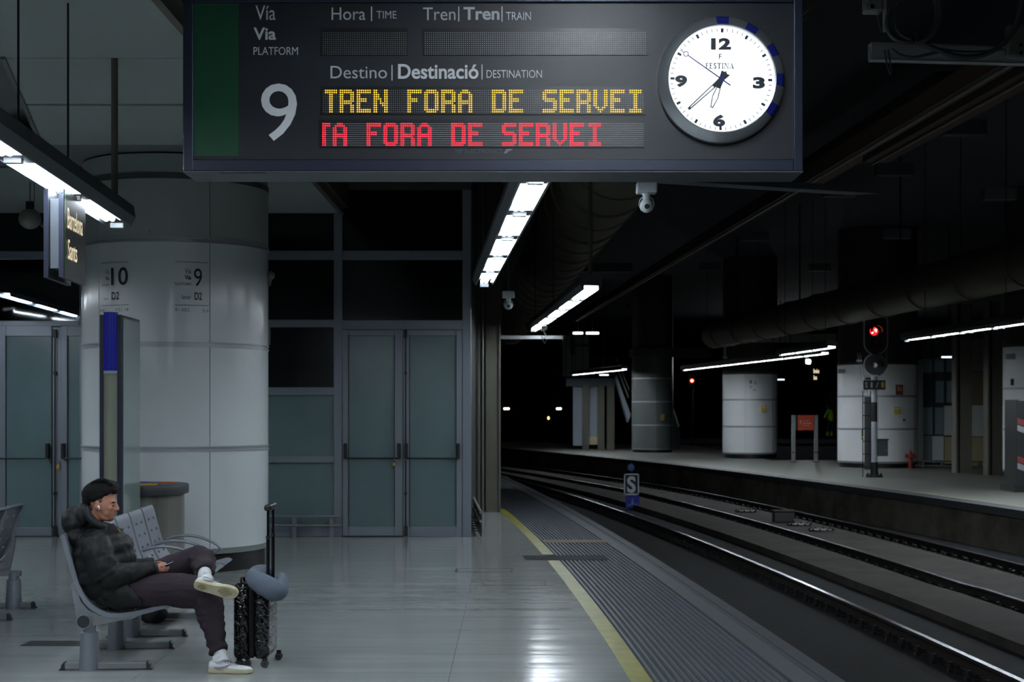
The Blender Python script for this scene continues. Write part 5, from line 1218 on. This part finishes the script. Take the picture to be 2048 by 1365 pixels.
# right hand (near) and left hand, holding the phone
YHn = RS+.07
chain(body, [(308,1138,YHn,8), (316,1138,YHn,(9,6.5)), (323,1138,YHn+.005,(9,5))], 12, ref=(0,0,1))
for i, (dy, l_) in enumerate(((-5,1.0), (-1.6,1.1), (1.8,1.02), (5,.85))):
    chain(body, [(320,1138+dy,YHn,2.9), (320+9*l_,1137+dy*1.0,YHn-.005,2.7), (320+14*l_,1138+dy,YHn+.015,2.5), (320+15.5*l_,1137.5+dy,YHn+.035,2.2)], 8, 4)
chain(body, [(313,1134,YHn+.012,3.6), (320,1129.5,YHn+.03,3.1), (327,1129,YHn+.045,2.6), (330,1130,YHn+.05,2.3)], 8, 4)
YHl = YM+.06
chain(body, [(307,1131,YHl,7.5), (315,1131,YHl-.01,(8,6)), (321,1132,YHl-.015,(8,5))], 12, ref=(0,0,1))
for i, dy in enumerate((-4, -.8, 2.4, 5.2)):
    chain(body, [(318,1132+dy,YHl,2.7), (326,1131+dy,YHl+.005,2.6), (331,1132+dy,YHl-.015,2.4), (331,1133+dy,YHl-.03,2.2)], 8, 4)
chain(body, [(312,1127,YHl-.02,3.4), (319,1125.5,YHl-.035,2.9), (326,1127,YHl-.05,2.4)], 8, 4)
YR = YM-.1; YLk = YM+.26
chain(body, [(224,1188,YR,27), (320,1180,YR-.02,22), (405,1184,YR-.05,19), (416,1205,YR-.07,16), (427,1250,YR-.1,14), (438,1300,YR-.14,11), (446,1325,YR-.16,11)], 14)
chain(body, [(228,1188,YM+.1,26), (320,1150,YM+.2,23), (398,1116,YLk,19), (404,1128,YLk-.05,17), (410,1143,YM+.06,13), (410,1152,YM-.1,10), (408,1160,YM-.22,9)], 14)
man = body.build('person', M_skin, None, remesh=.0055, smoothit=3, smooth=True)
tag(man, 'young man in black puffer jacket and plum trousers, seated with one ankle on his knee', 'person')
ORG[man.name] = Vector((0,0,0))
# hair
mb = MB()
ball(mb, 195, 985, YM, 33, 26.5, 24, Matrix.Rotation(math.radians(-16), 3, 'Y')); ball(mb, 212, 975, YM, 26, 20, 15, Matrix.Rotation(math.radians(10), 3, 'Y')); ball(mb, 228, 980, YM, 10.5, 17, 8.5, Matrix.Rotation(math.radians(35), 3, 'Y'))
ball(mb, 181, 998, YM, 17, 20, 20); ball(mb, 178, 1008, YM, 9, 15, 12)
for sg_ in (-1, 1): ball(mb, 193, 993, YM+sg_*.064, 18, 7, 11, Matrix.Rotation(math.radians(-22), 3, 'Y')); ball(mb, 208, 985, YM+sg_*.056, 15, 7, 9, Matrix.Rotation(math.radians(-16), 3, 'Y')); 
for k in range(9): chain(mb, [(182+4*k,968-1.2*k+.12*k*k,YM-.05+.012*k,4), (205+3.2*k,960+.9*k,YM-.05+.012*k,4.5), (222+2.2*k,970+1.3*k,YM-.05+.012*k,4)], 8, 4)
mb.build('hair', M_hair, man, remesh=.0055, smoothit=2, smooth=True)
M_fade = mat('hair_fade', lin(74,54,46), .8)
mb = MB()
for sg_ in (-1, 1): ball(mb, 197, 1002, YM+sg_*.070, 7, 3.5, 6); ball(mb, 184, 1018, YM+sg_*.036, 8, 6, 9)
mb.build('hair_fade', M_fade, man, remesh=.005, smoothit=3, smooth=True)
mb = MB()
ball(mb, 221.0, 1037.8, YM, 7.0, 9.2, 6.0); ball(mb, 227.9, 1025.2, YM, 2.4, 6, 1.0)
for sg_ in (-1, 1): ball(mb, 208, 1036, YM+sg_*.022, 9, 3, 4.5)
mb.build('beard', mat('stubble', lin(112,78,64), .8), man, remesh=.004, smoothit=2, smooth=True)
for sg_ in (-1, 1):
    mb = MB(); ball(mb, 226.2, 1005.5, YM+sg_*.036, 4.6, 4.4, 1.3, Matrix.Rotation(math.radians(-14), 3, 'Y')); mb.build('eyebrow', M_hair, man, smooth=True)
    mb = MB(); ball(mb, 224.6, 1010.8, YM+sg_*.033, 4, 4.2, 2.6); mb.build('eyelid', mat('eyelid', lin(150,104,88), .5), man, smooth=True)
    mb = MB(); ball(mb, 225.8, 1012.4, YM+sg_*.034, 3.4, 4.2, .9, Matrix.Rotation(math.radians(-14), 3, 'Y')); mb.build('eyelashes', M_hair, man, smooth=True)
mb = MB(); c = P(197.2, 1014.5, YM-.088); mb.ell(c, .009, .008, .009, 12, 8).rings([(c, .005), (c+Vector((.008,-.002,-.018)), .004)], 8)
mb.build('earbud', mat('earbud_white', lin(230,232,235), .3), man, smooth=True)
# jacket
mb = MB()
chain(mb, [(236,1203,YM,(46,50)), (228,1192,YM,(52,54)), (218,1170,YM,(58,62)), (210,1145,YM,(64,74)), (206,1120,YM,(65,74)), (202,1095,YM,(62,74)), (196,1072,YM,(46,60)), (192,1054,YM,(30,34))], 30, 6, ref=(1,0,0), scal=(.088, .07, .2))
chain(mb, [(190,1080,RS+.0,26), (196,1105,RS-.03,31), (206,1135,RS-.05,30), (216,1152,RS-.05,28)], 18, 6, scal=(.085, .085, .3))
chain(mb, [(210,1150,RS-.05,27), (228,1154,RS-.04,26), (252,1150,RS-.01,24), (278,1145,RS+.02,20), (298,1140,RS+.045,17), (313,1137,RS+.06,14)], 18, 6, scal=(.085, .08, .1))
chain(mb, [(190,1080,LS-.02,26), (215,1112,LS+.03,29), (238,1142,LS+.02,26)], 16, 6, scal=(.085, .085, .3))
chain(mb, [(236,1142,LS+.02,26), (262,1140,LS-.05,22), (290,1133,LS-.09,17), (308,1130,YM+.075,14)], 16, 6, scal=(.085, .08, .1))
# hem flap
chain(mb, [(214,1184,YM-.17,(18,16)), (232,1189,YM-.20,(24,15)), (252,1193,YM-.222,(23,12)), (270,1202,YM-.23,(13,8)), (284,1211,YM-.225,(5,5))], 16, 5, ref=(0,0,1))
chain(mb, [(182,1186,YM,(16,48)), (196,1203,YM,(15,50)), (217,1212,YM,(12,50))], 20, 5, ref=(1,0,0))
# collar
for a0, y_, R_c, r_c in ((0, 1056, 24, 9.5), (0, 1049, 21, 7)):
    pts = []
    for i in range(17):
        a = 2*PI*i/16; pts.append((P(199+math.cos(a)*R_c*1.0, y_-math.cos(a)*-5, YM+math.sin(a)*R_c/303*.9), r_c/303))
    mb.rings(pts, 10, cap=False)
chain(mb, [(222,1050,YM-.03,7), (234,1068,YM-.03,9), (243,1090,YM-.03,10)], 10); chain(mb, [(222,1050,YM+.04,7), (234,1068,YM+.05,9), (243,1090,YM+.05,10)], 10)
# hood
Rh = Matrix.Rotation(math.radians(-25), 3, 'Y')
ball(mb, 153, 1046, YM, 28, 42, 33, Rh); ball(mb, 161, 1074, YM, 24, 52, 24); ball(mb, 165, 1035, YM-.07, 17, 18, 20, Rh); ball(mb, 165, 1035, YM+.07, 17, 18, 20, Rh)
chain(mb, [(172,1018,YM-.09,7), (176,1030,YM-.12,9), (190,1048,YM-.125,9), (210,1058,YM-.09,8)], 10); chain(mb, [(172,1018,YM+.09,7), (176,1030,YM+.12,9), (190,1048,YM+.125,9), (210,1058,YM+.09,8)], 10)
chain(mb, [(172,1018,YM-.09,7), (165,1013,YM,8), (172,1018,YM+.09,7)], 10)
def wr(amp, sc_): return lambda v: v+Vector((noise.noise(v*sc_), noise.noise(v*sc_+Vector((9,0,0))), noise.noise(v*sc_+Vector((0,7,0)))))*amp
jk = mb.build('jacket', M_jack, man, remesh=.007, smoothit=2, smooth=True, disp=wr(.006, 22))
# seam lines of the quilting on the sleeve are carried by the baffles; zip and cuff
mb = MB(); chain(mb, [(309,1138,RS+.055,14.8), (314,1137,RS+.062,14.6)], 18, 2); mb.build('cuff', mat('cuff_black', lin(20,22,24), .6), man, smooth=SM)
mb = MB(); chain(mb, [(236,1058,YM-.035,1.5), (244,1075,YM-.05,1.5), (250,1090,YM-.05,1.5)], 8); mb.build('zip', mat('zip_brass', lin(120,96,40), .4, metal=.6), man, smooth=SM)
mb = MB(); chain(mb, [(262,1170,YM-.2,2), (269,1178,YM-.2,(7,2)), (264,1184,YM-.2,2)], 8); mb.build('lining_tag', M_sock, man, smooth=SM)
# trousers
mb = MB()
chain(mb, [(226,1189,YR+.03,(28,30)), (240,1185,YR,36), (290,1182,YR-.02,35), (350,1182,YR-.04,33.5), (400,1186,YR-.05,33)], 20, 5)
chain(mb, [(400,1184,YR-.05,32), (412,1192,YR-.06,31), (418,1215,YR-.07,28.5), (425,1245,YR-.09,24.5), (431,1275,YR-.12,20.5), (435,1297,YR-.14,17.5), (437,1303,YR-.145,19)], 20, 5)
chain(mb, [(436,1300,YR-.14,19.5), (438,1307,YR-.15,16.5)], 18, 3)
chain(mb, [(228,1188,YM+.1,33), (290,1166,YM+.17,33), (350,1137,YM+.22,30), (392,1119,YLk,27)], 20, 5)
chain(mb, [(392,1118,YLk,27.5), (403,1120,YLk-.04,28), (407,1131,YM+.12,25), (409,1139,YM+.0,21), (410,1146,YM-.10,17)], 20, 5)
chain(mb, [(409,1140,YM-.03,21.5), (410,1146,YM-.1,18.5)], 16, 3)
ball(mb, 232, 1190, YM, 30, 50, 28)
def fold(v):
    f = noise.noise(Vector((v.x*9, v.y*9, v.z*26)))*.012+noise.noise(v*45)*.003
    return v+Vector((f, f*.5, f))
mb.build('trousers', M_trou, man, remesh=.007, smoothit=3, smooth=True, disp=fold)
# shoes, built lying along +x with the sole at z = 0
def shoe(M, nm_lab=None, socklen=.06):
    def T(v): return M @ (Vector(v)*.9)
    secs = [(-.02,.018,.075,.0), (0,.032,.088,0), (.03,.036,.098,0), (.07,.037,.096,0), (.11,.038,.082,0), (.15,.043,.066,0), (.20,.05,.054,0), (.24,.049,.05,0), (.275,.038,.042,0), (.292,.018,.03,0)]
    mb = MB(); n = 18; vs = []; dd = spline([s_[:3] for s_ in secs], 3)
    for x, hw, ht in dd:
        for k in range(n):
            a = 2*PI*k/n; cx_ = math.cos(a); sx_ = math.sin(a)
            y = hw*math.copysign(abs(cx_)**.8, cx_)*(1-.25*max(0, sx_)); z = .022+(ht-.022)*max(0, sx_)**.75 if sx_ > 0 else .022
            vs.append(T((x, y+.006*math.sin(x*12), z)))
    N = len(dd); mb.add(vs, [[i*n+k, i*n+(k+1) % n, (i+1)*n+(k+1) % n, (i+1)*n+k] for i in range(N-1) for k in range(n)]+[list(range(n)), list(range((N-1)*n, N*n))])
    up = mb.build('shoe', M_shoe, man, smooth=1.0)
    mb = MB(); out = spline([(-.026,0), (-.02,.028), (0,.038), (.05,.041), (.1,.041), (.15,.047), (.2,.055), (.245,.052), (.28,.038), (.298,.012), (.3,-.005)], 3)
    out2 = out+[(x, -y*.93) for x, y in out[::-1][1:-1]]
    lv = [(.0,.955), (.004,1.0), (.026,1.0), (.03,.98)]; m_ = len(out2); vs = []
    for z, f in lv:
        for x, y in out2: vs.append(T((.137+(x-.137)*f, y*f+.006*math.sin(x*12), z)))
    fs = [[l*m_+i, l*m_+(i+1) % m_, (l+1)*m_+(i+1) % m_, (l+1)*m_+i] for l in range(3) for i in range(m_)]+[list(range(m_))[::-1], list(range(3*m_, 4*m_))]
    mb.add(vs, fs); sl = mb.build('sole', M_sole, up, smooth=.6)
    mb = MB()                                # tread rings
    for cx_, rr in ((.04, (.008,.016,.024,.031)), (.205, (.01,.019,.028,.037,.045))):
        for r_ in rr:
            k = 12; q = []
            for i in range(k):
                a = 2*PI*i/k; f = 1.0/max(abs(math.cos(a))+abs(math.sin(a)), .9)
                for e in (r_, r_-.0035): q.append(T((cx_+math.cos(a)*e*1.25*f, math.sin(a)*e*f*.95+.006*math.sin(cx_*12), -.0025)))
            mb.add(q, [[2*i, 2*((i+1) % k), 2*((i+1) % k)+1, 2*i+1] for i in range(k)])
    mb.build('tread', mat('tread_brown', lin(150,128,92), .8), up, fix=False)
    mb = MB()
    for x in [(-.01+.0125*i) for i in range(24)]:
        for sg_ in (-1, 1):
            w_ = .04 if x < .12 else .05; mb.add([T((x, sg_*(w_+.0), .0)), T((x+.007, sg_*w_, .0)), T((x+.007, sg_*w_*.94, -.004)), T((x, sg_*w_*.94, -.004))], [(0,1,2,3)])
    mb.build('tread_teeth', M_sole, up, fix=False)
    for sg_ in (-1, 1):                      # curved side mark
        mb = MB(); up_ = [(.02,.05), (.045,.046), (.08,.05), (.12,.062), (.16,.078)]; lo = [(.02,.05), (.04,.034), (.075,.032), (.115,.047), (.16,.078)]
        def sd(x, z):
            hw = .0385 if x < .13 else .041; return T((x, sg_*(hw*(1-.32*max(0, (z-.03)/.08)))+sg_*.0065+.006*math.sin(x*12), z*.92))
        U = spline(up_, 4); L_ = spline(lo, 4); vs = [sd(*p) for ab in zip(U, L_) for p in ab]
        mb.add(vs, [[2*i, 2*i+2, 2*i+3, 2*i+1] for i in range(len(U)-1)]); mb.build('side_mark', M_mark, up, fix=False)
    mb = MB()
    for i in range(6):
        x = .105+.016*i; z = .088-.0045*i-.0003*i*i; z = {0:.088,1:.081,2:.075,3:.069,4:.064,5:.06}[i]
        mb.rings([(T((x-.004,-.024,z-.014)), .0025), (T((x,-.01,z-.001)), .0028), (T((x+.004,.01,z-.001)), .0028), (T((x,.024,z-.014)), .0025)], 6)
    mb.rings([(T((.1,0,.09)), .0025), (T((.09,-.02,.1)), .0025), (T((.1,-.035,.085)), .002)], 6); mb.rings([(T((.1,0,.09)), .0025), (T((.085,.02,.1)), .0025), (T((.1,.035,.085)), .002)], 6)
    mb.build('laces', M_mark, up, smooth=SM)
    mb = MB(); mb.rings([(T((.06,0,.125)), (.03,.027)), (T((.045,0,.098)), (.038,.03)), (T((.045,0,.08)), (.04,.03))], 16, ref=tuple((M.to_3x3() @ Vector((1,0,0))))); mb.build('shoe_collar', M_shoe, up, smooth=SM)
    return up
def frame(o, x, z):
    x = Vector(x).normalized(); z = Vector(z); z = (z-x*z.dot(x)).normalized(); y = z.cross(x)
    M = Matrix.Identity(4)
    for i in range(3): M[i][0], M[i][1], M[i][2], M[i][3] = x[i], y[i], z[i], o[i]
    return M
YFt = YR-.18
fo = P(424, 1344, YFt); fo.z = .004
sR = shoe(frame(fo, (1, -.08, .0), (0, 0, 1)))
mb = MB(); chain(mb, [(438,1300,YR-.145,13), (443,1316,YR-.165,13.5), (446,1326,YFt,15)], 14, 4); mb.build('sock', M_sock, man, smooth=True)
a = P(394, 1172, YM-.355); d_ = P(470, 1189, YM-.355)-a
sL = shoe(frame(a, (d_.x, .0, d_.z), (.05, .85, .5)))
mb = MB(); chain(mb, [(410,1145,YM-.07,14), (409,1151,YM-.15,13), (408,1158,YM-.24,13)], 14, 4); mb.build('sock', M_sock, man, smooth=True)

# phone
M_ph = mat('phone_black', lin(14,15,19), .15)
ph_c = P(331, 1132, YM-.05); t = thing('mobile_phone', ph_c, 'black mobile phone held in both hands of the seated man', 'phone')
ax = Vector((.62, .0, -.45)).normalized()*.036; az = Vector((.45, 0, .62)).normalized()*.072; 
u_ = Vector((.93,0,.37)); v_ = Vector((0,1,0)); w_ = u_.cross(v_)
MB().obox(ph_c+u_*.012, u_*.03, v_*.072, w_*.004).build('case', M_ph, t, bevel=.003)
MB().obox(ph_c+u_*.012+Vector((0,0,.0045)), u_*.028, v_*.069, w_*.0006).build('screen', mat('screen_glow', (.4,.6,1), emit=.35), t)

# black bag under the bench
c = P(300, 1243, 12.0); t = thing('bag', (c.x, 12.0, 0), 'small black bag lying under the bench seats behind the man', 'bag')
mb = MB(); mb.ell((c.x, 12.05, .075), .13, .1, .085, 18, 10).ell((c.x+.05, 12.0, .07), .09, .1, .07, 16, 8); mb.build('bag_body', mat('bag_black', lin(20,21,24), .8), t, remesh=.012, smoothit=3, smooth=True, disp=wr(.012, 14))
MB().rings([((c.x-.08,11.96,.1), .008), ((c.x-.02,11.94,.17), .008), ((c.x+.06,11.94,.15), .008), ((c.x+.09,11.95,.05), .008)], 8).build('strap', M_black, t, smooth=SM)

# ---------------------------------------------------------------- suitcase
X0, X1, Ya, Yb2 = -1.842, -1.606, 9.9, 10.28; ZB, ZT = .055, .558
M_case = bpy.data.materials.new('glossy_black_shell'); M_case.use_nodes = True; nt = M_case.node_tree; b = nt.nodes['Principled BSDF']
b.inputs['Base Color'].default_value = (*lin(14,15,17), 1); b.inputs['Roughness'].default_value = .12; b.inputs['Specular IOR Level'].default_value = .7
tc = nt.nodes.new('ShaderNodeTexCoord'); mp = nt.nodes.new('ShaderNodeMapping'); mp.inputs['Rotation'].default_value = (.5,.6,0); wv = nt.nodes.new('ShaderNodeTexWave'); wv.inputs['Scale'].default_value = 7; wv.inputs['Distortion'].default_value = 9; wv.inputs['Detail'].default_value = 2; wv.inputs['Detail Scale'].default_value = 2.2
bp = nt.nodes.new('ShaderNodeBump'); bp.inputs['Strength'].default_value = .4; bp.inputs['Distance'].default_value = .012
nt.links.new(tc.outputs['Object'], mp.inputs[0]); nt.links.new(mp.outputs[0], wv.inputs['Vector']); nt.links.new(wv.outputs['Fac'], bp.inputs['Height']); nt.links.new(bp.outputs[0], b.inputs['Normal'])
su = thing('suitcase', ((X0+X1)/2, (Ya+Yb2)/2, 0), 'small glossy black hard-shell suitcase beside the seated man', 'suitcase')
xm = (X0+X1)/2
def rbox(x0, x1, y0, y1, z0, z1, r_, name, m, par, seg=4):
    mb = MB().box(x0, x1, y0, y1, z0, z1); o = mb.build(name, m, par)
    bm = bmesh.new(); bm.from_mesh(o.data); bmesh.ops.bevel(bm, geom=bm.edges[:], offset=r_, segments=seg, affect='EDGES', profile=.5); bm.to_mesh(o.data); bm.free(); o.data.shade_smooth(); return o
rbox(X0, xm-.014, Ya, Yb2, ZB, ZT, .035, 'shell', M_case, su); rbox(xm+.014, X1, Ya, Yb2, ZB, ZT, .035, 'shell', M_case, su)
rbox(xm-.02, xm+.02, Ya+.006, Yb2-.006, ZB+.006, ZT-.006, .03, 'zip_band', mat('zip_band', lin(16,16,18), .75), su)
for k in range(4):
    for xs in (X0+.03, xm+.05): rbox(xs, xs+.045, Ya-.003, Ya+.01, ZT-.09-k*.012-.006, ZT-.09-k*.012, .002, 'rib', M_case, su, 1) if xs < xm and k < 4 else None
MB().rings([((X0+.03,(Ya+Yb2)/2-.06,ZT-.002), .008), ((X0+.03,(Ya+Yb2)/2-.05,ZT+.02), .008), ((X0+.03,(Ya+Yb2)/2+.05,ZT+.02), .008), ((X0+.03,(Ya+Yb2)/2+.06,ZT-.002), .008)], 8).build('carry_handle', M_black, su, smooth=True)
for y_ in (9.97, 10.18):
    MB().cyl((-1.622, y_, ZT-.02), (-1.622, y_, .86), .0115, n=12).build('handle_rod', M_ph, su, smooth=SM); MB().cyl((-1.622, y_, .84), (-1.622, y_, 1.05), .0085, n=12).build('handle_rod', M_ph, su, smooth=SM)
    MB().cyl((-1.622, y_, .845), (-1.622, y_, .868), .0135, n=12).build('rod_collar', M_black, su, smooth=SM)
rbox(-1.645, -1.598, 9.945, 10.205, 1.035, 1.075, .012, 'handle_grip', M_black, su)
for i, (x_, y_) in enumerate(((X0+.035, Ya+.035), (X1-.03, Ya+.03), (X0+.035, Yb2-.035), (X1+.015, Yb2-.04))):
    MB().box(x_-.016, x_+.016, y_-.014, y_+.014, .03, ZB+.012).build('wheel_fork', M_black, su, bevel=.004)
    for dy in (-.014, .014):
        w1 = MB().cyl((x_, y_+dy-.008, .0245), (x_, y_+dy+.008, .0245), .0245, n=20).build('wheel', M_black, su, smooth=SM)
        mb = MB(); mb.disc((x_, y_+dy-.0085, .0245), (0,-1,0), .019, 20, r_in=.013)
        for q in range(6): a = 2*PI*q/6; mb.disc((x_+math.cos(a)*.009, y_+dy-.0086, .0245+math.sin(a)*.009), (0,-1,0), .0022, 6)
        mb.build('wheel_rim', mat('rim_grey', lin(70,72,76), .4), w1, fix=False)
# neck pillow
mb = MB()
chain(mb, [(547,1147,10.26,11), (531,1144,10.22,14), (515,1148,10.12,17), (512,1159,9.99,20), (523,1168,9.9,21), (538,1176,9.86,21), (551,1184,9.86,21), (561,1180,9.92,17), (565,1167,10.02,14), (564,1156,10.1,12)], 18, 6)
o = mb.build('neck_pillow', mat('grey_velvet', lin(82,92,104), .95, nscale=12, namp=.1), remesh=.007, smoothit=6, smooth=True, disp=wr(.006, 9)); tag(o, 'grey velvet neck pillow draped round the suitcase handle', 'pillow')

# the worker far beyond (built at Y 88)
Yk = 89.0; kk = Yk/F
def wc(mb, pts, n=10): 
    flat = [(*P(x, y, Yk+dy), r*kk, r*kk) for x, y, dy, r in pts]; return mb.rings([(Vector(q[:3]), (q[3], q[4])) for q in spline(flat, 3)], n)
mb = MB(); mb.ell(P(1653.5,813.5,Yk), 3.6*kk, 3.4*kk, 4.2*kk, 14, 10)
wc(mb, [(1655,816,0,2), (1657,822,0,3.4), (1660,832,0,4.2), (1660,842,0,4)]); wc(mb, [(1658,842,0,3), (1656,858,-.1,2.4), (1654,873,-.1,1.6)]); wc(mb, [(1662,842,.1,3), (1663,858,.1,2.4), (1663,873,.1,1.6)])
wc(mb, [(1656,823,-.2,1.8), (1651,832,-.25,1.5), (1648,839,-.3,1.1)]); wc(mb, [(1662,822,.2,1.8), (1666,832,.2,1.5), (1667,841,.1,1.1)])
for bx0, by0 in ((1647.6, 839.5), (1667, 841.5)):
    for i in range(5): wc(mb, [(bx0, by0, -.05, .5), (bx0+(i-2)*.5, by0+1.6, -.05, .4)], 6)
wk = mb.build('person', mat('worker_skin', lin(120,86,70), .6), None, remesh=.03, smoothit=2, smooth=True); tag(wk, 'distant worker in a yellow-green high visibility jacket beside the traffic cone', 'person'); ORG[wk.name] = Vector((0,0,0))
mb = MB(); wc(mb, [(1656,819,0,3), (1659,826,0,6), (1661,834,0,6.3), (1661,843,0,5.6)], 14); wc(mb, [(1656,822,-.2,2.8), (1651,831,-.25,2.4), (1648.5,837,-.3,1.9)]); wc(mb, [(1662,821,.2,2.8), (1666,831,.2,2.4), (1667,839,.1,1.9)])
mb.build('jacket', mat('hi_vis', lin(150,200,30), .7), wk, remesh=.04, smoothit=2, smooth=True)
mb = MB(); wc(mb, [(1659,840,0,5.4), (1659,847,0,5.2)]); wc(mb, [(1658,844,0,4), (1656,858,-.1,3.3), (1654.5,872,-.1,2.8)]); wc(mb, [(1662,844,.1,4), (1663,858,.1,3.3), (1663,872,.1,2.8)])
mb.build('trousers', mat('navy_cloth', lin(26,30,44), .8), wk, remesh=.04, smoothit=2, smooth=True)
mb = MB(); wc(mb, [(1655.5,864,-.1,3.4), (1655,872,-.1,3.2)]); wc(mb, [(1663,864,.1,3.4), (1663,872,.1,3.2)]); mb.build('reflective_cuffs', mat('hi_vis2', lin(150,180,40), .7), wk, smooth=SM)
for x_ in (1654, 1663): mb = MB(); c = P(x_-.5, 876, Yk); c.z = .05; mb.ell(c, 3.4*kk, 2*kk, .05, 12, 8); mb.build('boot', M_black, wk, smooth=True)
mb = MB(); mb.ell(P(1653.3,811.5,Yk), 4*kk, 3.8*kk, 3.4*kk, 14, 8); mb.build('cap', mat('cap_dark', lin(30,34,44), .7), wk, smooth=True)
